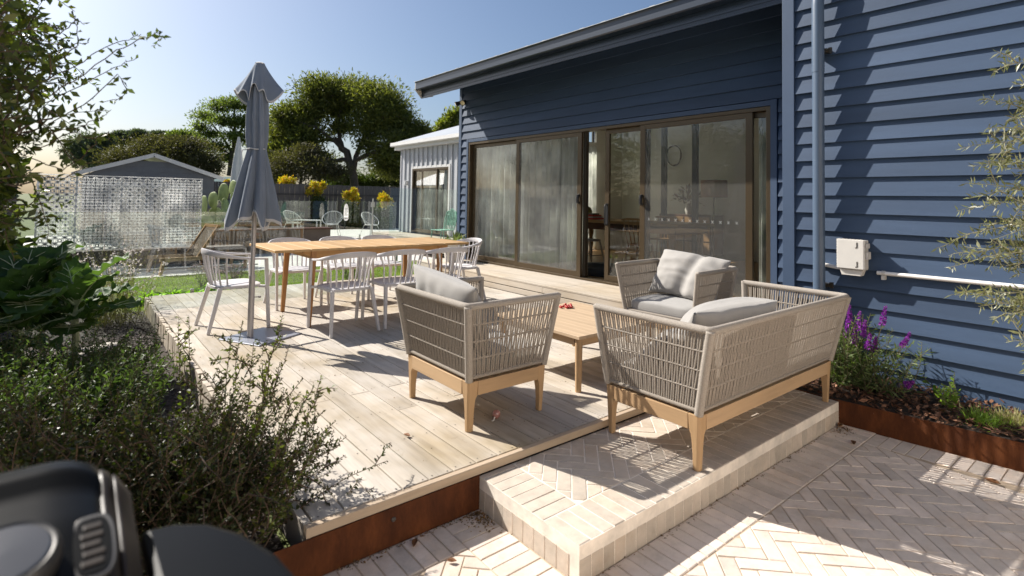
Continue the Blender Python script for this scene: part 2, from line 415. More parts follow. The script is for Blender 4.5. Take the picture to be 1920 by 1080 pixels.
# ---------------- brick step
stp = thing('brick_step', 'low cream brick step with herringbone top under the woven sofa', 'step')
MB().box(STX0+.0018, STX1-.004, STY0+.0018, STY1, -.33, STEP_Z-.0025).build('core', M['mortar'], stp)
sl_ = []
for k in range(7):
    y0 = 1.872+k*W
    if y0 < STY1-.02: sl_.append((rectp(STX0, STX0+LB, y0, min(STY1, y0+W)), STEP_Z, .058))
for k in range(int((STX1-STX0)/W)+1):
    x0 = STX0+k*W
    if x0 < STX1-.02: sl_.append((rectp(x0, min(STX1, x0+W), STY0, STY0+LB), STEP_Z, .058))
herringbone(2.02, 1.86, (STX0+LB, STX1, STY0+LB, STY1), STEP_Z, .03, None, None, sl_)
for q, zt, th in sl_: brick_poly(q, zt, th, 'brick', M['stepbrick'], stp, .001)
for k in range(int((STX1-STX0)/W)+1):                     # upright bricks on the front face
    x0 = STX0+k*W; x1 = min(STX1, x0+W)
    if x1-x0 > .02:
        MB().cbox(-(x1-x0)/2+.003, (x1-x0)/2-.003, -.03, .03, -.06, .045, .002).build('brick', M['stepbrick'], stp, ((x0+x1)/2, STY0+.03+rnd.uniform(-.001, .001), -.158))
for k in range(10):                                       # and on the left face
    y0 = STY0+.062+k*W; y1 = min(STY1, y0+W)
    if y1-y0 > .02:
        MB().cbox(-.03, .03, -(y1-y0)/2+.003, (y1-y0)/2-.003, -.06, .045, .002).build('brick', M['stepbrick'], stp, (STX0+.03+rnd.uniform(-.001, .001), (y0+y1)/2, -.158))

# ---------------- deck
DX0, DX1, DY0, DY1 = .83, 5.25, 2.37, 8.95
dk = struct(MB().box(DX0+.05, DX1, DY0+.06, DY1-.02, -.19, -.06).build('deck', M['soil']))
nbd = int(round((DX1-DX0-.04)/.145)); pitch = (DX1-DX0-.042)/nbd
for k in range(nbd):
    x0 = DX0+.042+k*pitch; y = DY0+.046; first = True
    while y < DY1-.05:
        ln = rnd.choice([1.35, 1.8, 2.25, 2.7, 3.15]) if not first else rnd.choice([.9, 1.35, 1.8, 2.7])
        first = False; y1 = min(DY1, y+ln)
        if DY1-y1 < .5: y1 = DY1
        MB().cbox(-pitch/2+.0034, pitch/2-.0034, 0, y1-y-.003, -.022, rnd.uniform(-.0012, .0008), .0025).build('deck_board', M['deck'], dk, (x0+pitch/2, y, 0))
        y = y1
MB().cbox(DX0, STX1+.02, DY0, DY0+.036, -.04, .002, .003).build('deck_trim', M['deck_t'], dk)
MB().cbox(DX0, DX0+.034, DY0+.04, 3.4, -.16, .002, .003).build('deck_trim', M['deck'], dk)
y = 3.42
while y < DY1-.1:                                         # upright offcuts that clad the garden side
    w = rnd.choice([.085, .085, .09, .13])
    MB().cbox(-.018, .018, 0, w, -.21, 0, .003).build('deck_picket', M['landing'], dk, (DX0+.018+rnd.uniform(-.005, .003), y, rnd.uniform(-.014, .003)))
    y += w+rnd.choice([.004, .008, .012, .02, .03])
mb = MB()
M['screw'] = mat('dull steel screw', (.10, .09, .08), .5, .2, 5, metal=.6)
for k in range(nbd):
    xc = DX0+.042+(k+.5)*pitch
    for yy in [DY0+.07]+[2.9+.45*i for i in range(13)]:
        for s in (-1, 1):
            c = (xc+s*pitch*.3, yy+rnd.uniform(-.01, .01))
            mb.add([(c[0]+.0045*math.cos(t*math.pi/3), c[1]+.0045*math.sin(t*math.pi/3), .0016) for t in range(6)], [(0, 1, 2, 3, 4, 5)])
stuff(mb.build('deck_screw', M['screw'], dk))
pl = thing('corten_edging', 'rusty steel plate edging the garden bed and front of the deck', 'edging')
MB().cbox(-2.2, STX0-.002, DY0-.006, DY0-.001, -.30, -.042, .001).build('plate', M['rust'], pl)
MB().lathe([(.0, 0), (.011, 0), (.012, .003), (.009, .006), (0, .007)], 10).build('bolt', M['screw'], pl, (1.235, DY0-.006, -.095), rot=(R(90), 0, 0))

# ---------------- landing in front of the doors
ld = struct(MB().box(5.30, 6.16, 2.37, 9.4, -.2, .175).build('landing', M['soil']))
for k in range(6):
    y = 2.375
    while y < 9.3:
        y1 = min(9.42, y+rnd.choice([1.9, 2.4, 3.1]))
        if 9.42-y1 < .6: y1 = 9.42
        MB().cbox(-.07, .07, 0, y1-y-.003, -.022, rnd.uniform(-.001, .001), .003).build('landing_board', M['landing'], ld, (5.266+.072+k*.1455, y, .2)); y = y1
for z0, z1 in ((.088, .176), (-.002, .076)):
    y = 2.375
    while y < 9.3:
        y1 = min(9.42, y+rnd.choice([2.2, 2.8, 3.4]))
        if 9.42-y1 < .6: y1 = 9.42
        MB().box(-.012, .012, 0, y1-y-.003, z0, z1).build('riser_board', M['landing'], ld, (5.284, y, 0), bevel=.003); y = y1

# ================================================================ HOUSE
XL, XR = 6.15, 5.27
YC = 9.26; YS = 2.30                       # far corner, step back of the wall
hs = thing('blue_house', 'dark blue weatherboard house with bronze sliding doors and long gutter', 'house')
EXP = .1575
def wb(x, y0, y1, z, name='weatherboard', h=EXP):
    """one lapped board: foot proud, head tucked under the next"""
    pr = [(x-.035, 0, 0), (x-.004, 0, h+.012), (x+.012, 0, h+.012), (x+.012, 0, 0)]
    MB().prism([(p[0]-x, p[1], p[2]) for p in pr], (0, y1-y0, 0)).build(name, M['blue'], hs, (x+rnd.uniform(-.002, .002), y0, z+rnd.uniform(-.0012, .0012)), rot=(0, 0, rnd.uniform(-.0006, .0006)))
Z0R = 1.66-12*EXP
for k in range(24):
    z = Z0R+k*EXP
    if z+EXP < 3.62: wb(XR, -4., YS-.035, z)
MB().box(XR+.013, XR+.12, -4., YS-.01, -.25, 3.62).build('wall', M['blue_trim'], hs)
MB().box(XR+.02, XL-.02, YS-.012, YS+.0, .19, 3.7).build('wall', M['blue_trim'], hs)
MB().box(XR-.045, XR-.012, YS-.034, YS+.075, -.02, 3.42).build('corner_board', M['blue_trim'], hs, bevel=.003)
MB().box(XR-.012, XR+.03, YS+.032, YS+.075, -.02, 3.42).build('corner_board', M['blue_trim'], hs)
DYL, DYR, DTOP, DSILL = 8.95, 2.915, 2.53, .205
ZL = DTOP+.075
for k in range(9):
    z = ZL+k*EXP
    if z < 4.0: wb(XL, YS+.005, YC-.06, z)
z = ZL-EXP; k = 0
while z > .1:
    wb(XL, DYL+.065, YC-.06, z); wb(XL, YS+.005, DYR-.085, z); z -= EXP
MB().box(XL+.013, XL+.12, YS, DYR-.02, .19, 4.0).build('wall', M['blue_trim'], hs)
MB().box(XL+.013, XL+.12, DYR-.02, DYL+.02, DTOP+.03, 4.0).build('wall', M['blue_trim'], hs)
MB().box(XL+.013, XL+.12, DYL+.02, YC-.02, .0, 4.0).build('wall', M['blue_trim'], hs)
MB().box(XL-.04, XL+.02, YC-.06, YC+.03, -.15, 3.75).build('corner_board', M['blue_trim'], hs, bevel=.003)
MB().box(XL-.036, XL+.03, DYL+.002, DYL+.062, DSILL-.01, DTOP+.07).build('door_architrave', M['blue_trim'], hs, bevel=.002)
MB().box(XL-.036, XL+.03, DYR-.075, DYR-.002, DSILL-.01, DTOP+.07).build('door_architrave', M['blue_trim'], hs, bevel=.002)
MB().box(XL-.034, XL+.03, DYR-.002, DYL+.002, DTOP+.006, DTOP+.066).build('door_architrave', M['blue_trim'], hs, bevel=.002)
MB().box(XL+.03, 12.2, YC-.05, YC+.02, -.2, 3.9).build('wall', M['blue_trim'], hs)
# eaves, gutter, roof
YE = 9.48
rise = .30
M['soffit'] = mat('dark soffit lining', (.05, .06, .08), .6, .05, 3)
MB().add([(5.35, -4, 3.47), (6.3, -4, 3.47+.95*rise), (6.3, YE-.02, 3.47+.95*rise), (5.35, YE-.02, 3.47), (5.35, -4, 3.49), (6.3, -4, 3.49+.95*rise), (6.3, YE-.02, 3.49+.95*rise), (5.35, YE-.02, 3.49)],
         [(3, 2, 1, 0), (4, 5, 6, 7), (0, 1, 5, 4), (1, 2, 6, 5), (2, 3, 7, 6), (3, 0, 4, 7)]).build('soffit', M['soffit'], hs)
f = MB(); prof = [(5.345, 3.385), (5.325, 3.385), (5.325, 3.41), (5.333, 3.415), (5.333, 3.435), (5.325, 3.44), (5.325, 3.47), (5.333, 3.475), (5.333, 3.50), (5.325, 3.505), (5.325, 3.60), (5.345, 3.60)]
f.prism([(x, -4, z) for x, z in prof[::-1]], (0, YE+4, 0)).build('fascia', M['gutter'], hs)
gp = [(5.324, 3.535), (5.20, 3.535), (5.185, 3.55), (5.185, 3.665), (5.172, 3.675), (5.168, 3.69), (5.176, 3.702), (5.195, 3.703), (5.20, 3.692), (5.20, 3.56), (5.324, 3.56)]
MB().prism([(x, -4, z) for x, z in gp[::-1]], (0, YE+4-.01, 0)).build('gutter', M['gutter'], hs)
M['endcap'] = mat('cream end plate', (.55, .52, .47), .5, .06, 4)
MB().prism([(5.19, YE, 3.54), (5.335, YE, 3.385), (5.60, YE, 3.385+.26*rise), (5.60, YE, 3.72+.27*rise), (5.19, YE, 3.71)], (0, .02, 0)).build('end_plate', M['endcap'], hs)
rf = MB()
for k in range(36):                                        # corrugated sheet: one trapezoid rib per 0.4 m
    y0 = -4+k*(YE+4)/36; y1 = -4+(k+1)*(YE+4)/36
    for a, b_, dz in ((y0, y0+.3, 0), (y0+.3, y1, .006)):
        rf.add([(5.15, a, 3.690+dz), (10.5, a, 3.690+dz+5.35*rise), (10.5, b_, 3.690+dz+5.35*rise), (5.15, b_, 3.690+dz), (5.15, a, 3.684), (10.5, a, 3.684+5.35*rise), (10.5, b_, 3.684+5.35*rise), (5.15, b_, 3.684)],
               [(0, 1, 2, 3), (7, 6, 5, 4), (0, 4, 5, 1), (1, 5, 6, 2), (2, 6, 7, 3), (3, 7, 4, 0)])
rf.build('roof', M['roofsteel'], hs)
# downpipe
dp = MB().tube([(5.14, 2.02, z) for z in (-.2, .5, 1.5, 2.6, 2.62)], .048, 20).tube([(5.14, 2.02, 2.60), (5.14, 2.02, 2.66), (5.14, 2.02, 3.2), (5.16, 2.02, 3.42), (5.22, 2.02, 3.54)], [.051, .051, .05, .05, .05], 20).build('downpipe', M['pipe'], hs, smooth=40)
for zz in (2.78, .7): MB().box(5.16, 5.25, 1.955, 2.085, zz, zz+.03).box(5.19, 5.215, 1.93, 1.955, zz-.01, zz+.04).build('pipe_bracket', M['darkbronze'], dp)
# sliding doors
fr = MB()
fr.box(XL-.028, XL+.11, DYL-.05, DYL, DSILL, DTOP).box(XL-.028, XL+.11, DYR, DYR+.05, DSILL, DTOP)
fr.box(XL-.026, XL+.108, DYR+.05, DYL-.05, DTOP-.045, DTOP).box(XL-.03, XL+.112, DYR+.05, DYL-.05, DSILL-.004, DSILL+.028)
fr.build('door_frame', M['bronze'], hs, bevel=.003)
def panel(y0, y1, xo, name='sliding_door', st=.09, gl='glass', handle=None, rail=.085, frm='bronze'):
    """an aluminium sash between y0 and y1 in the track xo metres behind the wall face"""
    z0, z1 = DSILL+.03, DTOP-.047; x = XL+xo
    o = MB().box(x-.02, x+.02, y0, y0+st, z0, z1).box(x-.02, x+.02, y1-st, y1, z0, z1).box(x-.0195, x+.0195, y0+st, y1-st, z0, z0+rail).box(x-.0195, x+.0195, y0+st, y1-st, z1-rail*.75, z1).build(name, M[frm], hs, bevel=.003)
    MB().box(x-.003, x+.003, y0+st+.001, y1-st-.001, z0+rail+.001, z1-rail*.75-.001).build('glass', M[gl], o)
    if handle:
        hy, kind = handle
        if kind == 'pull':
            MB().box(x-.030, x-.0205, hy-.022, hy+.022, 1.06, 1.38).tube([(x-.025, hy, 1.36), (x-.075, hy-.01, 1.355), (x-.085, hy-.012, 1.33), (x-.085, hy-.012, 1.09), (x-.075, hy-.01, 1.065), (x-.025, hy, 1.06)], .010, 8).build('handle', M['black'], o, smooth=40)
        else:
            MB().tube([(x-.022, hy, 1.50), (x-.05, hy, 1.49), (x-.055, hy, 1.44), (x-.05, hy, 1.39), (x-.022, hy, 1.38)], [.022, .024, .024, .024, .022], 10).build('handle', M['black'], o, smooth=40)
    return o
panel(7.42, 8.90, .06, st=.07)                                   # fixed leaf, far left
dl = panel(5.86, 7.46, .005, st=.085, handle=(5.90, 'lug'))       # leaf beside the gap
panel(4.63, 5.42, .06, st=.075, handle=(5.38, 'pull'), gl='glass_dark')
dr = panel(3.13, 4.74, .005, st=.085, handle=(4.70, 'lug'), gl='glass_dark')
panel(2.96, 3.20, .06, st=.03)
MB().box(XL+.035, XL+.10, 5.81, 5.86, DSILL+.03, DTOP-.047).build('door_post', M['darkbronze'], hs)
def screenmat():
    m, nt, b, N, L = _nt('fly screen'); b.inputs['Base Color'].default_value = (.20, .20, .19, 1); b.inputs['Roughness'].default_value = .7
    tr = N.new('ShaderNodeBsdfTransparent'); ms = N.new('ShaderNodeMixShader'); ms.inputs[0].default_value = .13
    L.new(tr.outputs[0], ms.inputs[1]); L.new(b.outputs[0], ms.inputs[2]); L.new(ms.outputs[0], N['Material Output'].inputs[0]); return m
M['flyscreen'] = screenmat()
for (o_, y0, y1) in ((dl, 5.945, 7.375), (dr, 3.215, 4.655)): MB().box(XL-.014, XL-.0125, y0, y1, DSILL+.115, DTOP-.112).build('fly_screen', M['flyscreen'], o_)
dec = MB(); xg = XL-.0145
M['decal'] = mat('white glass decal', (.75, .75, .72), .5, .03, 5)
for k in range(13):
    yy = 3.32+k*.105
    for s in (-1, 1): dec.beam((xg, yy-.016, 1.18-.018*s), (xg, yy+.016, 1.18+.018*s), .002, .007, (1, 0, 0))
dec.build('decal', M['decal'], dr)
# floodlight
fl = thing('flood_light', 'small black twin security light under the eave corner', 'light', (XL-.04, 9.10, 3.36))
MB().lathe([(.0, 0), (.05, 0), (.05, .02), (0, .025)], 14).build('mount', M['black'], fl, rot=(0, R(-90), 0))
M['lens'] = mat('cream lamp lens', (.8, .72, .5), .3, .05, 5)
for s in (-1, 1):
    h_ = MB().lathe([(.0, 0), (.035, 0), (.04, .03), (.055, .10), (.058, .11), (.05, .108), (0, .106)], 14).build('lamp_head', M['black'], fl, (-.05, s*.075, .0), rot=(0, R(-115), R(s*-30)), smooth=40)
    MB().lathe([(0, 0), (.046, 0), (.046, .003), (0, .008)], 14).build('lens', M['lens'], h_, (0, 0, .1065))
# meter box and conduits
eb = thing('junction_box', 'pale grey cable junction box on the blue weatherboards', 'box', (XR-.03, 1.765, 1.0))
MB().box(-.10, -.0, -.098, .098, -.125, .125).build('case', M['boxgrey'], eb, bevel=.008)
MB().box(-.125, -.101, -.103, .103, -.118, .130).build('lid', M['boxgrey'], eb, bevel=.006)
rb = MB()
for k in range(18):
    zz = -.108+k*.0135
    rb.box(-.123, -.099, .1032, .1065, zz, zz+.007).box(-.123, -.099, -.1065, -.1032, zz, zz+.007)
for k in range(7): rb.box(-.123, -.10, -.085+k*.027, -.071+k*.027, .1302, .1335)
rb.build('ribs', M['boxgrey'], eb)
MB().prism([(-.10, -.085, -.125), (-.10, .09, -.125), (-.10, .075, -.175), (-.10, -.068, -.175)][::-1], (.08, 0, 0)).build('cable_hood', M['boxgrey'], eb, bevel=.004)
for zz in (.085, -.075): MB().box(-.128, -.1252, -.055, -.048, zz-.022, zz+.022).box(-.128, -.1252, -.048, -.038, zz-.026, zz-.020).build('latch', M['darkbronze'], eb)
MB().box(-.106, -.03, -.125, -.107, -.03, .03).box(-.106, -.03, -.118, -.107, .06, .1).build('hinge', M['boxgrey'], eb, bevel=.003)
cn = thing('conduit', 'long white pvc conduit running along the blue wall to the right', 'pipe')
MB().tube([(XR-.048, 1.60, .862), (XR-.048, .5, .866), (XR-.048, -4, .87)], .0165, 12).build('tube', M['whitepvc'], cn, smooth=40)
for yy in (1.555, .4, -1): MB().box(XR-.066, XR-.0, yy-.012, yy+.012, .845-.035, .845).tube([(XR-.048, yy-.012, .864), (XR-.048, yy+.012, .864)], .019, 10).build('clip', M['boxgrey'], cn)
cn2 = thing('conduit', 'short curved white conduit below the junction box', 'pipe')
MB().tube([(XR-.05, 2.05, .895), (XR-.05, 1.98, .883), (XR-.05, 1.86, .868), (XR-.05, 1.79, .872), (XR-.055, 1.765, .885)], .0165, 12).build('tube', M['whitepvc'], cn2, smooth=40)
MB().box(XR-.066, XR-.0, 1.788, 1.812, .82, .856).build('clip', M['boxgrey'], cn2)
# ================================================================ FURNITURE
def fabric(name, col, wr=.35):
    m, nt, b, N, L = _nt(name)
    v = _coord(nt)
    c = _ramp(nt, _noise(nt, v, 5, 4), [(.3, [x*.93 for x in col]), (.7, [min(1, x*1.05) for x in col])])
    L.new(c, b.inputs['Base Color']); b.inputs['Roughness'].default_value = .95; b.inputs['Specular IOR Level'].default_value = .1
    b.inputs['Sheen Weight'].default_value = .25
    _bump(nt, b, _noise(nt, v, 260, 2), wr, .002); return m
M['cush'] = fabric('pale grey cushion fabric', (.33, .315, .295))
M['cush_d'] = fabric('grey seat cushion fabric', (.33, .32, .305))
M['rope'] = mat('taupe woven rope', (.285, .25, .212), .9, .22, 160, rand=.03, bump=.35, bscale=400, spec=.15)
M['rope_l'] = mat('taupe wrapped rope', (.33, .295, .255), .9, .2, 160, rand=.03, bump=.35, bscale=400, spec=.15)

def _seg(a, b, n): a, b = Vector(a), Vector(b); return [a.lerp(b, i/n) for i in range(n+1)]
def wrapped(mb, pts, r, n=10):
    """a bar wrapped in rope: the radius ripples with every turn"""
    full = []
    for i in range(len(pts)-1):
        ln = (Vector(pts[i+1])-Vector(pts[i])).length; k = max(2, int(ln/.0055)); full += _seg(pts[i], pts[i+1], k)[(1 if i else 0):]
    mb.tube(full, [r*(1.0 if k % 2 else .93) for k in range(len(full))], n)
def strands(mb, a, b, c, d, step, r=.0062):
    """woven rope between a bottom bar a-b and a top bar c-d, pinched together by three cross wires"""
    a, b, c, d = map(Vector, (a, b, c, d)); n = int((d-c).length/step); ax = (b-a).normalized()
    for i in range(n+1):
        t = (i+.5)/(n+1); p0, p1 = a.lerp(b, t), c.lerp(d, t); pts = []
        for j, fr_ in enumerate((0, .26, .50, .74, 1)):
            o = 0 if j in (0, 4) else step*.13*(1 if (i+j) % 2 else -1)
            pts.append(p0.lerp(p1, fr_)+ax*(o+rnd.uniform(-.0012, .0012)))
        mb.tube(pts, r*rnd.uniform(.92, 1.08), 5, False)
    for fr_ in (.26, .50, .74):
        mb.tube(_seg(a.lerp(c, fr_), b.lerp(d, fr_), 6), .0068, 6, False)
def pillow(w, h, t, seed, nn=34, wr=.012, slump=0., fold=0.):
    rr = random.Random(seed); ox = rr.uniform(0, 50); V, F = [], []
    for sgn in (1, -1):
        for i in range(nn+1):
            for j in range(nn+1):
                u, v = 2*i/nn-1, 2*j/nn-1
                th = t/2*max(0, (1-abs(u)**3.2)*(1-abs(v)**3.2))**.55
                x = w/2*u*(1-.07*(1-v*v)*(abs(u)**2)); y = h/2*v*(1-.07*(1-u*u)*(abs(v)**2))
                q = Vector((x*5+ox, y*5, sgn*3.)); wv = mnoise.noise(q)*.6+mnoise.noise(q*2.3)*.5
                ridge = -abs(mnoise.noise(Vector((x*3.2+ox, y*9, 9+sgn))))*1.4
                z = sgn*th + sgn*(wv+ridge)*wr*min(1, th/(t*.25)) - fold*math.exp(-((u-.12-.15*v)/.16)**2)*(sgn > 0)
                y -= slump*(u*u)*h*.5
                V.append((x, y, z))
    N1 = (nn+1)**2
    for i in range(nn):
        for j in range(nn):
            a = i*(nn+1)+j; F.append((a, a+nn+1, a+nn+2, a+1)); F.append((N1+a, N1+a+1, N1+a+nn+2, N1+a+nn+1))
    e = [i*(nn+1) for i in range(nn+1)] + [nn*(nn+1)+j for j in range(1, nn+1)] + [i*(nn+1)+nn for i in range(nn-1, -1, -1)] + [j for j in range(nn-1, 0, -1)]
    for k in range(len(e)):
        a, b_ = e[k], e[(k+1) % len(e)]; F.append((a, N1+a, N1+b_, b_)[::-1])
    m = MB(); m.v, m.f = V, F; return m
def place(o, loc, x, y):
    """orient an object: local x and y axes along the given world directions"""
    x = Vector(x).normalized(); y = Vector(y); y = (y-x*y.dot(x)).normalized(); z = x.cross(y)
    o.matrix_local = Matrix(((x.x, y.x, z.x, loc[0]), (x.y, y.y, z.y, loc[1]), (x.z, y.z, z.z, loc[2]), (0, 0, 0, 1))); return o
def leg(sx, sy, fx, fy):
    """leg at an outer corner (fx, fy): slim foot, swelling into a bracket on the two inner sides"""
    m = MB(); lv = [(0, .037), (.09, .041), (.16, .048), (.195, .054), (.218, .068), (.305, .072)]; vs = []
    for z, w in lv:
        ins = .012*(1-z/.305)
        x0, y0 = fx-sx*ins, fy-sy*ins; x1, y1 = x0-sx*w, y0-sy*w
        c = .012
        vs += [(x0, y0-sy*c, z), (x0-sx*c, y0, z), (x1, y0, z), (x1, y1, z), (x0, y1, z)]
    n = 5; fs = []
    for k in range(len(lv)-1):
        for j in range(n):
            q = (j+1) % n; fs.append((k*n+j, k*n+q, k*n+n+q, k*n+n+j))
    fs += [tuple(range(n-1, -1, -1)), tuple((len(lv)-1)*n+j for j in range(n))]
    if sx*sy > 0: fs = [f_[::-1] for f_ in fs]
    # turn so that normals point out
    return m.add(vs, [f_[::-1] for f_ in fs])
def rope_seat(name, label, cat, loc, rz, hx, hy, group=None, hxt=None, hyt=None, H=.775, step=.0215):
    """low woven-rope seat on a timber base; faces local +x"""
    t = thing(name, label, cat, loc, rz, group)
    for sx in (-1, 1):
        for sy in (-1, 1): leg(sx, sy, sx*hx, sy*hy).build('leg', M['acacia_z'], t, bevel=.004)
    z0, z1 = .218, .305
    w = .026
    for s in (-1, 1):
        MB().box(-hx+.072, hx-.072, s*(hy-.012)-w/2, s*(hy-.012)+w/2, z0, z1-.001).build('rail', M['acacia'], t, bevel=.003)
        MB().box(s*(hx-.012)-w/2, s*(hx-.012)+w/2, -hy+.072, hy-.072, z0, z1-.001).build('rail', M['acacia_y'], t, bevel=.003)
    s_ = MB()
    for k in range(7):
        x = -hx+.06+k*(2*hx-.12)/6; s_.box(x-.03, x+.03, -hy+.03, hy-.03, .280, .300)
    s_.build('seat_slats', M['acacia_y'], t)
    bx, by, zb = hx-.012, hy-.012, .330
    tx0, tx1, ty = -(hxt[0]), hxt[1], hyt
    B = [Vector((bx, -by, zb)), Vector((-bx, -by, zb)), Vector((-bx, by, zb)), Vector((bx, by, zb))]
    T = [Vector((tx1, -ty, H)), Vector((tx0, -ty, H)), Vector((tx0, ty, H)), Vector((tx1, ty, H))]
    fr = MB()
    def rc(a, b, c, r=.05):   # rounded corner points through b
        a, b, c = Vector(a), Vector(b), Vector(c); p, q = b+(a-b).normalized()*r, b+(c-b).normalized()*r
        return [p, p.lerp(b, .55).lerp(q.lerp(b, .55), .25), p.lerp(b, .55).lerp(q.lerp(b, .55), .75), q]
    wrapped(fr, [T[0]]+rc(T[0], T[1], T[2])+rc(T[1], T[2], T[3])+[T[3]], .0225)
    for k in (0, 3): wrapped(fr, [B[k]-Vector((0, 0, .022)), B[k].lerp(T[k], .5), T[k]+Vector((0, 0, .012))], .0225)
    for k in (1, 2): wrapped(fr, [B[k]-Vector((0, 0, .022)), B[k].lerp(T[k], .5), T[k]-Vector((0, 0, .0))], .0255)
    fr.build('wrapped_frame', M['rope_l'], t, smooth=0)
    lo = MB()
    for k in range(4): lo.tube(_seg(B[k], B[(k+1) % 4], 8), .014, 8)
    lo.build('bottom_bar', M['rope'], t, smooth=50)
    for k in range(3):
        p = MB(); strands(p, B[k], B[k+1], T[k], T[k+1], step)
        p.build('rope_panel', M['rope'], t, smooth=60)
    return t
def seat_pad(parent_loc, rz, hx, hy, label, z=.308, th=.15, y0=None, y1=None, mat_='cush_d', seed=3):
    t = thing('seat_cushion', label, 'cushion', parent_loc, rz)
    y0 = -hy+.03 if y0 is None else y0; y1 = hy-.03 if y1 is None else y1
    w, h = 2*hx-.05, y1-y0; V = MB(); nn = 20; rr = random.Random(seed); ox = rr.uniform(0, 9)
    def fn(u, v):
        a = 2*math.pi*u; p = math.pi*(v-.5); ca, sa, cp, sp = math.cos(a), math.sin(a), math.cos(p), math.sin(p)
        sg = lambda q, e: math.copysign(abs(q)**e, q)
        x = sg(ca, .22)*sg(cp, .30); y = sg(sa, .22)*sg(cp, .30); zz = sg(sp, .45)
        k = mnoise.noise(Vector((x*3+ox, y*3, zz)))*.006
        return (w/2*x, (y0+y1)/2+h/2*y, z+th/2+th/2*zz*(1-.10*(x*x+y*y)*(zz > 0))+k)
    V.grid(fn, 56, 22, True); V.build('pad', M[mat_], t, smooth=0); return t

A1 = (2.222, 3.115, 0)
rope_seat('rope_armchair', 'taupe rope armchair in front of the dining set, seen from behind', 'armchair', A1, 0, .318, .385, 'rope armchairs', (.375, .365), .445)
seat_pad(A1, 0, .318, .385, 'grey seat cushion in the nearer rope armchair', seed=1)
c1 = thing('back_cushion', 'pale grey back cushion rising above the nearer rope armchair', 'cushion', A1)
o = pillow(.80, .47, .20, 5, wr=.013, slump=.06).build('pillow', M['cush'], c1, smooth=0); place(o, (-.215, .01, .70), (0, 1, .09), (-.34, 0, 1))
A2 = (4.72, 3.20, 0)
rope_seat('rope_armchair', 'taupe rope armchair beside the house, facing the coffee table', 'armchair', A2, math.pi+R(3), .318, .385, 'rope armchairs', (.375, .365), .445)
seat_pad(A2, math.pi+R(3), .318, .385, 'grey seat cushion in the rope armchair by the house', seed=2)
c2 = thing('back_cushion', 'crumpled pale back cushion slumped in the rope armchair by the house', 'cushion', A2, math.pi+R(3))
o = pillow(.82, .50, .23, 11, wr=.020, slump=.10, fold=.05).build('pillow', M['cush'], c2, smooth=0); place(o, (-.16, .05, .685), (.14, 1, -.06), (-.50, .05, 1))
S_ = (3.58, 2.005, STEP_Z)
rope_seat('rope_sofa', 'two seat taupe rope sofa on the brick step', 'sofa', S_, R(90), .335, .885, None, (.43, .375), .935, H=.79, step=.0195)
seat_pad(S_, R(90), .335, .885, 'grey seat cushion at the left end of the rope sofa', y0=.0, y1=.845, seed=4)
seat_pad(S_, R(90), .335, .885, 'grey seat cushion at the right end of the rope sofa', y0=-.845, y1=-.005, seed=6)
c3 = thing('back_cushion', 'pale pillow bulging over the back of the rope sofa', 'cushion', S_, R(90))
o = pillow(.92, .56, .26, 21, wr=.014, slump=.16).build('pillow', M['cush'], c3, smooth=0); place(o, (-.16, .39, .655), (.05, 1, .02), (-.75, 0, 1))
c4 = thing('back_cushion', 'grey pillow leaning in the left end of the rope sofa', 'cushion', S_, R(90))
o = pillow(.48, .44, .20, 23, wr=.012).build('pillow', M['cush_d'], c4, smooth=0); place(o, (-.02, .62, .555), (.25, 1, 0), (-1.0, 0, .75))

# coffee table
M['slatwood'] = wood('sun bleached acacia slat', (.47, .345, .225), .14, .05, 1, .6, 14, .15)
ct = thing('coffee_table', 'low slatted timber coffee table between the rope armchairs', 'table', (3.42, 3.30, 0))
for k in range(12):
    x0 = -.49+k*.98/12
    MB().cbox(x0+.0007, x0+.98/12-.0007, -.50, .50, .395, .418, .0015).build('slat', M['slatwood'], ct)
for s in (-1, 1):
    MB().box(-.42, .42, s*.455-.012, s*.455+.012, .335, .394).build('rail', M['acacia'], ct)
    MB().box(s*.445-.012, s*.445+.012, -.42, .42, .335, .394).build('rail', M['acacia_y'], ct)
    for q in (-1, 1):
        MB().tube([(s*.445, q*.455, 0), (s*.445, q*.455, .2), (s*.445, q*.455, .3945)], [.024, .027, .030], 10).build('leg', M['acacia_z'], ct, smooth=40)
M['red'] = mat('red glossy beads', (.42, .02, .015), .35, .3, 20)
be = thing('bead_string', 'small bunch of red beads left on the coffee table', 'toy', (3.62, 3.60, .418))
bb = MB()
for k in range(16):
    a = k*.9; r_ = .012+.0055*k; c = (r_*math.cos(a), -.03+.10*k/16+r_*.4*math.sin(a), .013)
    bb.lathe([(0, -.013), (.009, -.009), (.013, 0), (.009, .009), (0, .013)], 8, c)
bb.build('beads', M['red'], be, smooth=60)
ba = thing('bauble', 'pinkish glass bauble lying on the deck beside the armchair', 'ornament', (2.19, 2.82, 0))
M['bauble'] = mat('pink glass', (.34, .16, .14), .15, .1, 5, coat=.6)
MB().lathe([(.0, 0), (.012, .002), (.024, .012), (.028, .028), (.024, .044), (.012, .054), (0, .056)], 16).build('ball', M['bauble'], ba, smooth=0)
MB().tube([(-.024, -.014, .016), (-.04, -.026, .007), (-.055, -.03, .006)], .0055, 6).build('stem', M['boxgrey'], ba, smooth=40)

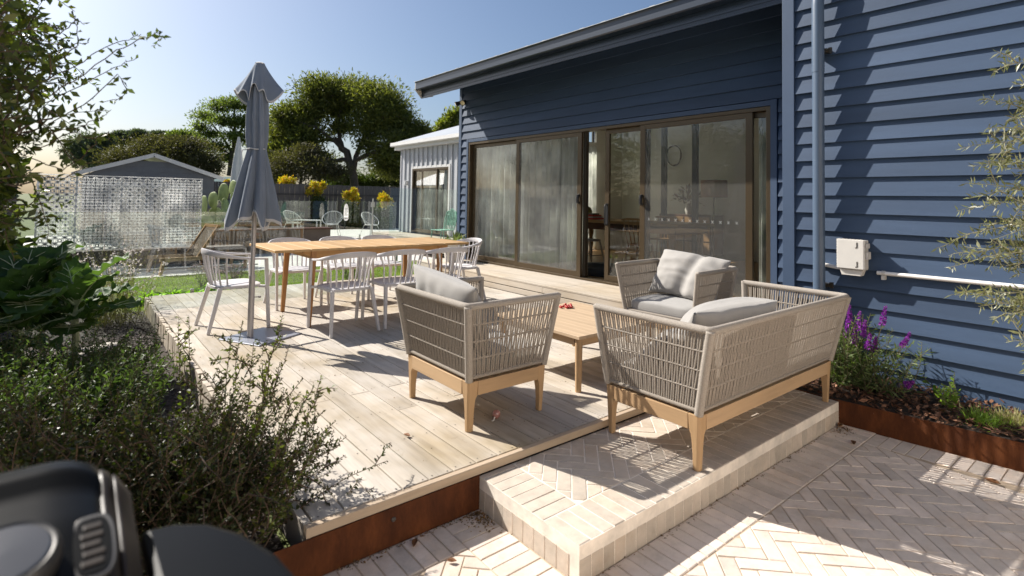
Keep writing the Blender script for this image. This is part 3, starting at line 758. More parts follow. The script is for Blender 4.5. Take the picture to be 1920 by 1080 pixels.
# ---------------- dining table
TZ = .84
TX0, TX1, TY0, TY1 = 1.66, 4.10, 5.93, 6.98
tb = thing('dining_table', 'long orange teak dining table with planked top', 'table', ((TX0+TX1)/2, (TY0+TY1)/2, 0))
hw, hd = (TX1-TX0)/2, (TY1-TY0)/2
ns = 13
for k in range(ns):
    x0 = -hw+k*2*hw/ns; x1 = x0+2*hw/ns
    MB().cbox(x0+.0015, x1-.0015, -hd+.004*rnd.random(), hd-.004*rnd.random(), TZ-.026, TZ, .003).build('plank', M['teak'], tb)
lx, ly = hw-.42, hd-.06
for s in (-1, 1):
    MB().prism([(-hw+.30, s*ly-.012, TZ-.03), (-hw+.30, s*ly-.012, TZ-.05), (-lx+.04, s*ly-.012, TZ-.115), (lx-.04, s*ly-.012, TZ-.115), (hw-.30, s*ly-.012, TZ-.05), (hw-.30, s*ly-.012, TZ-.03)], (0, .024, 0)).build('apron', M['teak_x'], tb, bevel=.003)
    MB().box(s*lx-.012, s*lx+.012, -ly+.013, ly-.013, TZ-.115, TZ-.028).build('apron', M['teak'], tb)
    for q in (-1, 1):
        MB().beam((s*(lx+.03), q*(ly+.005), 0), (s*lx, q*(ly-.005), TZ-.0265), .042, .042, (0, 1, 0), .062, .062).build('leg', wood('oiled teak leg', (.42, .21, .08), .2, .08, 2, .5) if 'teakz' not in M else M['teakz'], tb, bevel=.006)
        M['teakz'] = bpy.data.materials['oiled teak leg']

# ---------------- white chairs
M['chair'] = mat('white plastic', (.66, .635, .63), .42, .04, 4, spec=.4)
def ribbon(mb, pts, ws, hs_, tilt=0.):
    pts = [Vector(p) for p in pts]; m = len(pts); o = len(mb.v)
    for k, p in enumerate(pts):
        d = (pts[min(k+1, m-1)]-pts[max(k-1, 0)]).normalized(); s = d.cross(Vector((0, 0, 1))).normalized(); u = s.cross(d)
        w, h = ws[k]/2, hs_[k]/2
        for a, b_ in ((-.6, -1), (.6, -1), (1, -.6), (1, .6), (.6, 1), (-.6, 1), (-1, .6), (-1, -.6)): mb.v.append(tuple(p+s*a*w+u*b_*h))
    for k in range(m-1):
        for j in range(8):
            q = (j+1) % 8; mb.f.append((o+k*8+j, o+k*8+q, o+k*8+8+q, o+k*8+8+j))
    mb.f.append(tuple(o+j for j in range(7, -1, -1))); mb.f.append(tuple(o+(m-1)*8+j for j in range(8)))
def white_chair(label):
    t = thing('white_chair', label, 'chair')
    # seat: rounded, slightly dished plate
    n = 28; out = []
    for k in range(n):
        a = 2*math.pi*k/n; e = .55
        x = .245*math.copysign(abs(math.cos(a))**e, math.cos(a)); y = .235*math.copysign(abs(math.sin(a))**e, math.sin(a))
        out.append((x*(1+.06*(y > 0)*y/.235), y))
    st = MB(); vs = [(x, y, .435) for x, y in out]+[(x*1.0, y, .462) for x, y in out]+[(x*.93, y*.93, .470) for x, y in out]+[(x*.6, y*.6, .462) for x, y in out]+[(0, 0, .458)]
    fs = [tuple(range(n-1, -1, -1))]
    for k in range(n):
        q = (k+1) % n
        for l in range(3): fs.append((l*n+k, l*n+q, l*n+n+q, l*n+n+k))
        fs.append((3*n+k, 3*n+q, 4*n))
    st.add(vs, fs).build('seat', M['chair'], t, smooth=45)
    hp = [(-.285, .25, .735), (-.292, .12, .742), (-.292, -.02, .757), (-.272, -.15, .78), (-.215, -.245, .80), (-.115, -.295, .814), (0, -.31, .818)]
    hp = hp+[(-x, y, z) for x, y, z in hp[-2::-1]]
    wd = [.030, .034, .034, .028, .022, .019, .018]; wd = wd+wd[-2::-1]
    hh = [.020, .022, .026, .038, .050, .056, .058]; hh = hh+hh[-2::-1]
    # finer hoop by Catmull-Rom
    def cr(P, k, tt):
        p0, p1, p2, p3 = [np.array(P[min(max(k+i-1, 0), len(P)-1)]) for i in range(4)]
        return .5*(2*p1+(p2-p0)*tt+(2*p0-5*p1+4*p2-p3)*tt**2+(3*p1-p0-3*p2+p3)*tt**3)
    fp, fw_, fh = [], [], []
    for k in range(len(hp)-1):
        for tt in (0, .25, .5, .75): fp.append(tuple(cr(hp, k, tt))); fw_.append(wd[k]*(1-tt)+wd[k+1]*tt); fh.append(hh[k]*(1-tt)+hh[k+1]*tt)
    fp.append(hp[-1]); fw_.append(wd[-1]); fh.append(hh[-1])
    hb = MB(); ribbon(hb, fp, fw_, fh); hb.build('back_rail', M['chair'], t, smooth=50)
    for k in range(9):                                       # spindles
        u = (k-4)/4; a = u*1.12
        base = Vector((.205*math.sin(a)/math.sin(1.12)*1.0, -.225+.11*abs(u)**2.4, .462))
        top = Vector((.262*math.sin(u*1.2)/math.sin(1.2), -.302+.155*abs(u)**2.2, .797-.028*abs(u)**2))
        mid = base.lerp(top, .55)+Vector((0, -.012+.01*abs(u), 0)) - Vector((base.x*.10, 0, 0))
        MB().tube([base, base.lerp(mid, .5), mid, mid.lerp(top, .5), top], [.010, .0088, .0085, .009, .011], 7).build('spindle', M['chair'], t, smooth=50)
    for s in (-1, 1):
        MB().beam((s*.275, .285, 0), (s*.285, .235, .728), .030, .036, (0, 1, 0), .030, .038).build('leg', M['chair'], t, bevel=.007)
        MB().beam((s*.262, -.295, 0), (s*.215, -.185, .45), .028, .034, (0, 1, 0), .036, .044).build('leg', M['chair'], t, bevel=.007)
        MB().beam((s*.282, .238, .44), (s*.20, .19, .44), .03, .026).build('seat_bracket', M['chair'], t, bevel=.004)
    return t
ch = white_chair('white spindle back armchair at the left head of the teak table')
ch.location = (1.40, 6.47, 0); ch.rotation_euler = (0, 0, R(-90+3)); ch['group'] = 'white chairs round the dining table'
for (x, y, rz, lb) in (
    (2.315, 5.672, 2, 'white spindle back armchair on the near side of the teak table, nearest the umbrella'),
    (2.93, 5.69, -1, 'middle white spindle back armchair on the near side of the teak table'),
    (3.50, 5.67, -3, 'white spindle back armchair on the near side of the teak table, nearest the house'),
    (2.28, 7.31, 181, 'white spindle back armchair across the teak table, behind the umbrella side'),
    (2.95, 7.34, 178, 'middle white spindle back armchair on the lawn side of the teak table'),
    (3.56, 7.33, 180, 'white spindle back armchair on the lawn side of the teak table, toward the house'),
    (4.30, 6.48, 86, 'white spindle back armchair at the head of the teak table beside the house')):
    copy_thing(ch, (x, y, 0), R(rz), lb)

# ---------------- closed umbrella
um = thing('umbrella', 'closed grey market umbrella tied shut beside the teak table', 'umbrella', (1.425, 5.83, 0), 0)
M['canvas'] = fabric('blue grey umbrella canvas', (.20, .235, .285), .25)
M['canvas_l'] = fabric('pale umbrella hem tape', (.56, .56, .56), .2)
M['pole'] = mat('pale grey metal', (.50, .47, .46), .35, .05, 3, metal=.3)
MB().tube([(0, 0, .0), (0, 0, 1.0), (0, 0, 2.72)], .021, 14).build('pole', M['pole'], um, smooth=40)
MB().tube([(0, 0, .012), (0, 0, .5), (0, 0, .62)], .029, 14).tube([(.02, 0, .40), (.07, -.01, .40)], .006, 6).lathe([(.0, 0), (.012, 0), (.013, .02), (0, .022)], 8, (.075, -.01, .39)).build('sleeve', M['pole'], um, smooth=40)
MB().cbox(-.27, .27, -.27, .27, .0, .012, .004).build('base_plate', mat('blue grey base plate', (.36, .38, .44), .35, .06, 3, metal=.4), um, rot=(0, 0, R(28)), loc=(.10, -.02, .0015))
NT, NZ = 160, 90
rr = random.Random(5); ph = [rr.uniform(-.25, .25) for _ in range(16)]
def canopy(u, v, inner=False):
    a = 2*math.pi*u; z = 2.50-v*(2.50-1.165)
    pr = [(2.60, .06), (2.40, .092), (2.2, .103), (2.0, .100), (1.90, .088), (1.87, .083), (1.84, .087), (1.7, .112), (1.55, .135), (1.4, .157), (1.2, .185), (1.0, .20)]
    for i in range(len(pr)-1):
        if pr[i][0] >= z >= pr[i+1][0]:
            t = (pr[i][0]-z)/(pr[i][0]-pr[i+1][0]); r = pr[i][1]*(1-t)+pr[i+1][1]*t
    am = .13+.20*max(0, (1.86-z))/.75 if z < 1.86 else .13+.06*(z-1.86)
    f_ = math.cos(8*a+ph[int(u*8) % 8]*2+.5*math.sin(3*a))
    f_ = math.copysign(abs(f_)**.75, f_)
    r = r*(1+am*f_+.04*math.sin(21*a+z*3)+.03*math.sin(5*a+z*5))
    dz = 0
    if v > .75:
        k = (v-.75)/.25; dz = k*(-.055*math.sin(8*a+1.2)+.035*math.sin(3*a+2.)+.03*math.sin(13*a))
    sag = .02*math.sin(a+z*2)
    return (r*math.cos(a)+sag, r*math.sin(a), z+dz)
c_ = MB(); c_.grid(canopy, NT, NZ, True)
cob = c_.build('canopy', M['canvas'], um, smooth=0)
cob.data.materials.append(M['canvas_l'])
for p in cob.data.polygons:
    if (p.index % NZ) >= NZ-2: p.material_index = 1
so = cob.modifiers.new('solid', 'SOLIDIFY'); so.thickness = .005
def cape(u, v):
    a = 2*math.pi*u; k = v
    pt = max(0, math.cos(2*a-.12))**1.6
    r = .04+.088*k**.8+(.115*pt-.005)*k**1.4
    r *= 1+.10*k*math.cos(8*a+.8)
    z = 2.735-.30*k-.045*k*k*pt + .055*k*k*math.sin(4*a+.6)+.04*k*k*math.cos(8*a)
    return (r*math.cos(a+R(-39)), r*math.sin(a+R(-39)), z)
c_ = MB(); c_.grid(cape, 96, 22, True); cob = c_.build('vent_cape', M['canvas'], um, smooth=0); cob.data.materials.append(M['canvas_l'])
for p in cob.data.polygons:
    if (p.index % 22) >= 21: p.material_index = 1
so = cob.modifiers.new('solid', 'SOLIDIFY'); so.thickness = .005
MB().lathe([(0, -.01), (.045, -.008), (.048, 0), (.03, .012), (0, .016)], 16).build('finial', M['canvas_l'], um, (0, 0, 2.742), smooth=40)
tie = [(.088*math.cos(t*math.pi/12), .088*math.sin(t*math.pi/12), 1.872+.004*math.sin(t)) for t in range(25)]
MB().tube(tie, .007, 6).tube([(-.07, .06, 1.87), (-.115, .075, 1.865), (-.12, .07, 1.84)], .006, 6).build('tie_cord', M['canvas_l'], um, smooth=50)

# dry leaves on the paving and deck
M['dryleaf'] = mat('dry brown leaf', (.20, .085, .03), .7, .3, 12)
for k, (p, a, s, lb) in enumerate((((4.21, 1.44, PAVE_Z), .4, .07, 'dry tan leaf on the paving beside the brick step'), ((4.30, .735, PAVE_Z), 1.5, .075, 'orange dry leaf in the sunny patch of paving'),
        ((1.315, 2.30, PAVE_Z), .9, .06, 'dark curled leaf on the paving by the rusty plate'), ((1.385, 2.09, PAVE_Z), 2.4, .045, 'small reddish seed pod on the shaded paving'),
        ((4.46, 1.61, PAVE_Z), .1, .08, 'dry leaf caught where the step meets the rusty bed'), ((1.60, 2.92, 0.), 1.9, .05, 'small dry leaf on the deck left of the armchair'))):
    lf = MB(); n = 8
    lf.grid(lambda u, v: (s*(u-.5), s*.42*(v-.5)*math.sin(math.pi*min(.97, max(.03, u))), .006+.22*s*(2*u-1)**2*.6+.25*s*(2*v-1)**2*math.sin(math.pi*u)), n, 4)
    o = lf.build('dry_leaf', M['dryleaf'], None, p, smooth=0, rot=(0, 0, a)); sm = o.modifiers.new('solid', 'SOLIDIFY'); sm.thickness = .0015
    tag(o, lb, 'leaf', 'dry leaves on the ground')
# ================================================================ ROOM BEHIND THE DOORS
M['plaster'] = mat('pale plaster', (.78, .77, .70), .8, .03, 2)
M['ceil'] = mat('white ceiling', (.75, .74, .71), .85, .02, 2)
M['floor'] = wood('honey floor boards', (.34, .20, .09), .2, .12, 1, .3, 12, .1)
M['curtain'] = leafmat('sheer curtain', [(.84, .85, .82), (.84, .85, .82)], .9, .55, .1, (1.0, 1.0, .97))
M['darkwood'] = wood('dark brown timber', (.085, .035, .018), .25, .08, 1, .4, 12, .1)
M['greypaint'] = mat('grey painted timber', (.30, .27, .24), .5, .08, 5)
FZ = .20
MB().box(XL+.1, 12.2, 2.2, 9.2, FZ-.06, FZ-.024).build('floor_slab', M['darkbronze'], hs)
for k in range(14):
    x0 = XL+.125+k*.19
    MB().cbox(-.093, .093, 0, 6.9, -.022, 0, .002).build('floor_board', M['floor'], hs, (x0+.095, 2.25, FZ))
MB().box(8.92, 12.2, 2.2, 9.2, FZ-.023, FZ-.002).build('floor', M['floor'], hs)
def ceil_z(x): return 2.98+.07*(x-6.3)
MB().prism([(XL+.13, 2.2, 2.9), (XL+.13, 2.2, 2.96), (12.2, 2.2, 3.46), (12.2, 2.2, 3.40)], (0, 7.0, 0)).build('ceiling', M['ceil'], hs)
MB().box(11.1, 11.2, 2.2, 9.2, FZ, 3.5).build('inner_wall', M['plaster'], hs)
MB().box(XL+.14, 11.1, 2.16, 2.22, FZ, 3.5).build('inner_wall', M['plaster'], hs)
# end wall with a tall curtained window and a light above it (cut round the opening)
for b_ in ((XL+.13, 7.3, FZ, 3.4), (10.1, 11.1, FZ, 3.4), (7.3, 10.1, 2.72, 2.86), (7.3, 10.1, 3.28, 3.45)):
    MB().box(b_[0], b_[1], 9.14, 9.205, b_[2], b_[3]).build('inner_wall', M['plaster'], hs)
# the outer wall behind it was one sheet: reopen it as pieces
for o in [o for o in bpy.data.objects if o.parent == hs and o.name.startswith('wall') and len(o.data.vertices) == 8 and max(v.co.x for v in o.data.vertices) > 12]:
    bpy.data.objects.remove(o)
for b_ in ((XL+.03, 7.3, -.2, 3.9), (10.1, 12.2, -.2, 3.9), (7.3, 10.1, 3.28, 3.9), (7.3, 10.1, -.2, FZ-.03)):
    MB().box(b_[0], b_[1], YC-.05, YC+.02, b_[2], b_[3]).build('wall', M['blue_trim'], hs)
MB().box(12.15, 12.25, 2.0, 9.2, -.2, 3.9).build('wall', M['blue_trim'], hs)
wf = MB()
for x in (7.32, 8.7, 10.06): wf.box(x-.022, x+.022, 9.208, 9.245, FZ, 3.27)
wf.box(7.342, 10.04, 9.21, 9.243, 2.74, 2.84).build('window_frame', M['darkbronze'], hs)
def curtain(name, p0, p1, z0, z1, seed, waves, amp=.045):
    rr = random.Random(seed); a, b_ = Vector((*p0, 0)), Vector((*p1, 0)); d = (b_-a); nrm = Vector((-d.y, d.x, 0)).normalized()
    p = [rr.uniform(0, 6.28) for _ in range(4)]; m = MB()
    def fn(u, v):
        t = 2*math.pi*waves*u; k = .75+.35*v
        off = (math.sin(t+p[0]+.8*math.sin(t*.37+p[1]))+.35*math.sin(2.3*t+p[2]))*amp*k
        q = a+d*u+nrm*off; return (q.x, q.y, z1+(z0-z1)*v+.01*math.sin(t*.5))
    m.grid(fn, 160, 10); o = m.build(name, M['curtain'], hs, smooth=0)
    s = o.modifiers.new('solid', 'SOLIDIFY'); s.thickness = .002; return o
curtain('curtain', (XL+.22, 6.55), (XL+.22, 8.92), FZ+.02, 2.62, 1, 13)
curtain('curtain', (XL+.24, 5.95), (XL+.24, 6.60), FZ+.02, 2.62, 4, 5, .06)
curtain('curtain', (XL+.20, 2.94), (XL+.20, 3.16), FZ+.02, 2.55, 2, 3, .03)
curtain('curtain', (7.35, 9.06), (10.05, 9.06), FZ+.03, 2.74, 3, 15)
for y in (6.72, 6.0): MB().box(9.46, 9.54, y-.05, y+.05, FZ, 3.2).build('steel_post', M['black'], hs)

it = thing('indoor_table', 'heavy dark timber dining table inside the open sliding doors', 'table', (8.45, 6.9, FZ))
MB().box(-.55, .55, -1.6, 1.45, .79, .845).build('tabletop', M['floor'], it, bevel=.006)
MB().box(-.50, .50, -1.5, 1.36, .66, .789).build('apron', M['darkwood'], it)
for sx in (-1, 1):
    for y in (-1.4, 1.26): MB().lathe([(.0, 0), (.03, 0), (.045, .08), (.035, .16), (.055, .30), (.04, .42), (.06, .52), (.055, .66), (0, .66)], 12, (sx*.42, y, 0)).build('leg', M['floor'], it, smooth=40)
def spindle_chair(label, loc, rz, m, pad=None):
    t = thing('indoor_chair', label, 'chair', loc, rz, 'chairs inside the house')
    MB().lathe([(0, 0), (.20, .0), (.215, .012), (.21, .028), (0, .024)], 20, (0, 0, .46)).build('seat', M[m], t, smooth=40)
    for sx in (-1, 1):
        for sy in (-1, 1): MB().tube([(sx*.215, sy*.22, 0), (sx*.18, sy*.18, .22), (sx*.14, sy*.14, .465)], [.012, .017, .014], 8).build('leg', M[m], t, smooth=40)
        MB().tube([(sx*.185, -.185, .2), (sx*.185, .185, .2)], .010, 6).build('stretcher', M[m], t)
    for k in range(5): MB().tube([(-.14+k*.07, -.16, .475), (-.17+k*.085, -.21, .70), (-.18+k*.09, -.24, .89)], .008, 6).build('spindle', M[m], t)
    MB().tube([(-.23, -.225, .90), (-.1, -.255, .915), (.1, -.255, .915), (.23, -.225, .90)], .024, 8, flat=.5).build('top_rail', M[m], t, smooth=50)
    if pad: MB().box(-.19, .19, -.235, -.20, .52, .90).build('chair_cover', M[pad], t, bevel=.012)
    return t
M['floral'] = mat('floral fabric', (.33, .13, .12), .9, .9, 30)
spindle_chair('grey spindle chair with a floral cover seen through the open door', (7.62, 7.05, FZ), R(-100), 'greypaint', 'floral')
spindle_chair('timber spindle chair beside the indoor table behind the dark glass', (7.66, 5.9, FZ), R(-84), 'floor')
spindle_chair('timber spindle chair on the far side of the indoor table', (9.2, 6.6, FZ), R(95), 'floor')
pf = thing('cushion_stack', 'olive green round cushion lying on the indoor table', 'cushion', (8.35, 8.0, FZ+.845))
M['olivefab'] = fabric('olive velvet', (.17, .16, .045))
MB().lathe([(0, 0), (.15, .01), (.24, .07), (.26, .14), (.23, .22), (.13, .28), (0, .295)], 22).build('cushion', M['olivefab'], pf, smooth=0)
cl = thing('folded_clothes', 'red and dark folded clothes on the indoor table', 'clothes', (8.15, 7.45, FZ+.845))
for k, (c_, w_) in enumerate((('red', .2), ('cush', .17), ('red', .15), ('darkbronze', .11))): MB().box(-w_, w_*.8, -w_*.9, w_, k*.03, k*.03+.029).build('garment', M[c_], cl, bevel=.012)
db = thing('dog_bed', 'round dark grey dog bed just inside the open door', 'pet bed', (6.95, 6.15, FZ))
M['felt'] = fabric('dark grey felt', (.045, .05, .052))
MB().lathe([(0, .05), (.26, .05), (.33, .12), (.40, .14), (.44, .09), (.42, .0), (0, 0)][::-1], 28).build('cushion', M['felt'], db, smooth=0)
sb = thing('sideboard', 'chest of drawers against the inner wall below a wreath', 'cabinet', (10.75, 6.9, FZ))
MB().box(-.25, .25, -.65, .65, .08, .95).build('carcass', M['darkwood'], sb, bevel=.006)
for r_ in range(3):
    for s in (-1, 1):
        d_ = MB().box(-.268, -.251, s*.32-.30, s*.32+.30, .12+r_*.27, .36+r_*.27).build('drawer', M['floor'], sb, bevel=.004)
        MB().lathe([(0, 0), (.012, 0), (.016, .012), (0, .02)], 8).build('knob', M['black'], d_, (-.268, s*.32, .24+r_*.27), rot=(0, R(-90), 0))
vs_ = thing('vase', 'vase of dried protea stems on the chest of drawers', 'vase', (10.75, 6.95, FZ+.95))
MB().lathe([(0, 0), (.06, 0), (.09, .1), (.05, .2), (.055, .24), (.04, .24), (.04, .2), (0, .18)], 14).build('pot', M['boxgrey'], vs_, smooth=40)
rg = np.random.default_rng(8)
M['protea'] = leafmat('dusky leaves', [(.10, .07, .05), (.14, .12, .06), (.17, .07, .07)], .6, .2)
P = np.array([[0, 0, .24]])+np.zeros((90, 3)); D = rg.normal(size=(90, 3))*np.array([.6, .6, .35])+np.array([0, 0, .75])
P = P+norm(D)*rg.uniform(.05, .4, (90, 1)); V, Q = leaf_geo(P, D+rg.normal(size=(90, 3))*.5, rg.uniform(.09, .17, 90), .35, rg)
put('foliage', fastmesh('foliage', V, Q, M['protea']), vs_)
lp = thing('floor_lamp', 'floor lamp with a tan drum shade beside the chest of drawers', 'lamp', (10.35, 6.1, FZ))
MB().lathe([(0, 0), (.16, 0), (.16, .02), (.015, .03), (.012, 1.35), (0, 1.35)], 16).build('stand', M['bronze'], lp, smooth=30)
M['shade'] = mat('tan lamp shade', (.36, .20, .10), .8, .05, 4)
MB().lathe([(.26, 1.33), (.26, 1.68), (.255, 1.68), (.255, 1.33)], 24).build('lamp_shade', M['shade'], lp, smooth=40)
wr = thing('wreath', 'twig wreath hanging on the pale inner wall', 'wreath', (11.06, 7.55, 2.52))
w_ = MB(); rr = random.Random(2)
for k in range(5): w_.tube([(rr.uniform(-.015, .0), (.20+rr.uniform(-.02, .02))*math.cos(t*.33), (.24+rr.uniform(-.02, .02))*math.sin(t*.33)) for t in range(20)], .007, 5)
w_.build('hoop', M['darkwood'], wr)

# ================================================================ GREY WING
XW = 8.8
wg = thing('grey_wing', 'pale grey ribbed metal wing with a hip roof beyond the blue house', 'building')
M['zinc'] = mat('pale grey cladding', (.43, .44, .46), .5, .04, 2)
M['zinc_t'] = mat('off white trim', (.60, .59, .57), .5, .04, 3)
MB().box(XW+.005, XW+.10, 13.0, 13.84, .25, 3.12).box(XW+.005, XW+.10, 16.11, 16.93, .25, 3.12).box(XW+.005, XW+.10, 13.84, 16.11, 2.38, 3.12).box(XW+.1, 14, 16.80, 16.93, -.25, 3.1).box(XW+.005, XW+.1, 13.0, 16.93, -.25, .2).box(XW+.1, 14, 13.0, 13.1, -.25, 3.1).build('wall', M['zinc'], wg)
y = 13.10
while y < 16.93:
    for z0, z1 in (((.25, 3.03),) if not 13.80 < y < 16.15 else ((2.40, 3.03),)):
        MB().box(XW-.034, XW+.006, y-.013, y+.013, z0, z1).build('rib', M['zinc'], wg)
    y += .295
MB().box(XW-.02, XW+.02, 16.90, 16.96, -.1, 3.06).build('corner_trim', M['zinc'], wg)
MB().box(XW-.16, XW-.0, 12.9, 17.1, 3.045, 3.065).box(XW-.17, XW-.155, 12.9, 17.1, 3.045, 3.21).build('fascia', M['zinc_t'], wg)
MB().prism([(XW-.29, 12.9, 3.28), (XW-.30, 12.9, 3.17), (XW-.28, 12.9, 3.15), (XW-.172, 12.9, 3.15), (XW-.172, 12.9, 3.20)], (0, 4.32, 0)).build('gutter', M['zinc_t'], wg)
MB().box(XW-.17, XW+.5, 17.1, 17.14, 3.03, 3.26).build('barge_board', M['zinc_t'], wg)
A_, B_, R1, R2, C_ = (XW-.27, 17.2, 3.27), (XW-.27, 12.8, 3.27), (11.2, 16.5, 4.18), (11.2, 12.8, 4.18), (13.8, 17.2, 3.27)
MB().add([A_, B_, R2, R1, C_], [(0, 1, 2, 3), (0, 3, 4)]).build('roof', M['roofsteel'], wg)
wfz0, wfz1 = .30, 2.36
w_ = MB()
for y in (13.86, 16.05): w_.box(XW-.02, XW+.08, y, y+.05, wfz0, wfz1)
w_.box(XW-.018, XW+.079, 13.91, 16.05, wfz1-.05, wfz1).box(XW-.022, XW+.082, 13.91, 16.05, wfz0, wfz0+.04).build('window_frame', M['bronze'], wg)
for y0, y1, xo in ((13.92, 14.62, .05), (14.56, 15.52, .015), (15.46, 16.04, .05)):
    s_ = MB().box(XW+xo-.014, XW+xo+.014, y0, y0+.05, wfz0+.04, wfz1-.05).box(XW+xo-.014, XW+xo+.014, y1-.05, y1, wfz0+.04, wfz1-.05).box(XW+xo-.0135, XW+xo+.0135, y0+.05, y1-.05, wfz1-.10, wfz1-.05).box(XW+xo-.0135, XW+xo+.0135, y0+.05, y1-.05, wfz0+.04, wfz0+.10).build('window_sash', M['bronze'], wg)
    MB().box(XW+xo-.003, XW+xo+.003, y0+.051, y1-.051, wfz0+.101, wfz1-.101).build('pane', M['glass'], s_)
MB().box(XW-.03, XW+.02, 13.78, 13.86, .25, 2.44).box(XW-.03, XW+.02, 16.10, 16.17, .25, 2.44).box(XW-.029, XW+.02, 13.86, 16.10, 2.365, 2.439).build('architrave', M['zinc_t'], wg)
for (a, b_, s) in ((13.95, 14.5, 5), (14.7, 15.45, 6), (15.5, 16.0, 7)):
    o = curtain('curtain', (XW+.25, a), (XW+.25, b_), .3, 2.3, s, 5); o.parent = wg
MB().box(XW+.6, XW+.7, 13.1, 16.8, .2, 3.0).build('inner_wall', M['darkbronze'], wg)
MB().lathe([(0, 0), (.06, .0), (.07, .06), (.06, .15), (0, .16)], 12).build('wall_light', M['zinc_t'], wg, (XW-.06, 16.42, 1.82), smooth=40)
wl = struct(MB().box(7.9, XW-.0, 9.6, 17.2, -.28, .05).build('wing_landing', M['soil']))
for k in range(6):
    MB().cbox(-.072, .072, 0, 7.5, -.022, 0, .003).build('landing_board', M['landing'], wl, (7.93+k*.147, 9.65, .24))
for z0, z1 in ((.10, .21), (-.06, .085)): MB().box(7.86, 7.885, 9.65, 17.15, z0, z1).build('riser_board', M['landing'], wl)
for k in range(2): MB().cbox(-.072, .072, 0, 5.5, -.022, 0, .003).build('step_board', M['landing'], wl, (7.60+k*.147, 10.6, .0))

# ================================================================ GARDEN STRUCTURES BEYOND
M['paling'] = wood('weathered grey paling', (.085, .078, .075), .3, .22, 2, .9, 14, .3)
def fence(name, label, a, b, z0, z1, w=.10, singly=True):
    t = thing(name, label, 'fence'); a, b = Vector((*a, 0)), Vector((*b, 0)); d = (b-a); n = int(d.length/w); ang = math.atan2(d.y, d.x)
    mb = MB()
    for k in range(n):
        p = a+d*(k+.5)/n; h = z1+rnd.uniform(-.012, .012)
        if singly: MB().box(-w/2+.003, w/2-.003, -.008+(k % 2)*.008, .008+(k % 2)*.008, z0, h).build('paling', M['paling'], t, (p.x, p.y, 0), rot=(0, 0, ang))
        else:
            q = MB().box(-w/2+.003, w/2-.003, -.008+(k % 2)*.012, .008+(k % 2)*.012, z0, h); c, s = math.cos(ang), math.sin(ang)
            mb.add([(p.x+x*c-y*s, p.y+x*s+y*c, z) for x, y, z in q.v], q.f)
    if not singly: stuff(mb.build('palings', M['paling'], t))
    for f_ in (.2, .8):
        z = z0+(z1-z0)*f_; MB().beam((a.x, a.y, z), (b.x, b.y, z), .04, .075).build('rail', M['paling'], t, tuple(Vector((-d.y, d.x, 0)).normalized()*-.04))
    return t
fence('side_fence', 'dark paling fence running back along the left garden bed', (-1.25, 1.2), (-1.25, 21.5), -.3, 1.50, .105)
fence('back_fence', 'dark grey paling fence behind the yellow tipped shrubs', (3.4, 25.2), (15., 25.2), -.4, 1.93, .11, False)
# lattice screen
sc_ = thing('lattice_screen', 'white perforated screen with a star pattern beside the pool', 'screen', (0, 15.0, 0))
M['white'] = leafmat('white translucent panel', [(.84, .84, .82), (.86, .85, .83)], .5, .45, .3, (1, 1, 1))
SX0, SX1, SZ0, SZ1 = -.554, 2.452, .16, 1.757
nc, nr = 19, 12; cw, chh = (SX1-SX0)/nc, (SZ1-SZ0-.03)/nr
def bar(m, a, b_, w, dpt=.012):
    (x0, z0), (x1, z1) = a, b_; dx, dz = x1-x0, z1-z0; l = math.hypot(dx, dz); nx, nz = -dz/l*w/2, dx/l*w/2
    m.prism([(x0+nx, -dpt/2, z0+nz), (x0-nx, -dpt/2, z0-nz), (x1-nx, -dpt/2, z1-nz), (x1+nx, -dpt/2, z1+nz)][::-1], (0, dpt, 0))
cols = [0, 4, 9, 14, 19]
for pi_ in range(4):
    m = MB()
    for i in range(cols[pi_], cols[pi_+1]):
        for j in range(nr):
            x, z = SX0+i*cw, SZ0+.015+j*chh; cx_, cz = x+cw/2, z+chh/2
            dw, dh = cw*.24, chh*.24
            dia = [(cx_-dw, cz), (cx_, cz+dh), (cx_+dw, cz), (cx_, cz-dh)]
            for k in range(4): bar(m, dia[k], dia[(k+1) % 4], .021)
            for (sx, sz) in ((-1, -1), (1, -1), (1, 1), (-1, 1)): bar(m, (cx_+sx*dw*.5, cz+sz*dh*.5), (cx_+sx*cw*.5, cz+sz*chh*.5), .027, .011)
            e = .17
            for s in (-1, 1):
                bar(m, (x, z), (x+s*cw*e*.8, cz), .013, .010); bar(m, (x+s*cw*e*.8, cz), (x, z+chh), .013, .0098)
                bar(m, (x, z), (cx_, z+s*chh*e), .013, .0095); bar(m, (cx_, z+s*chh*e), (x+cw, z), .013, .0093)
    o = m.build('screen_panel', M['white'], sc_)
fr = MB()
for i in cols: fr.box(SX0+i*cw-.014, SX0+i*cw+.014, -.02, .02, -.2, SZ1)
fr.box(SX0-.014, SX1+.014, -.018, .018, SZ1, SZ1+.02).box(SX0, SX1, -.018, .018, SZ0-.02, SZ0+.012).build('screen_frame', M['white'], sc_)
pw = struct(MB().box(-.8, 3.4, 14.82, 15.3, -.25, .13).build('pool_wall', mat('dark pool wall', (.12, .09, .07), .6, .2, 4)))
struct(MB().box(.6, 1.0, 12.9, 14.8, -.25, LAWN_Z+.03).box(1.0, 3.4, 13.45, 13.7, -.25, LAWN_Z+.03).build('pool_coping', M['concrete']))
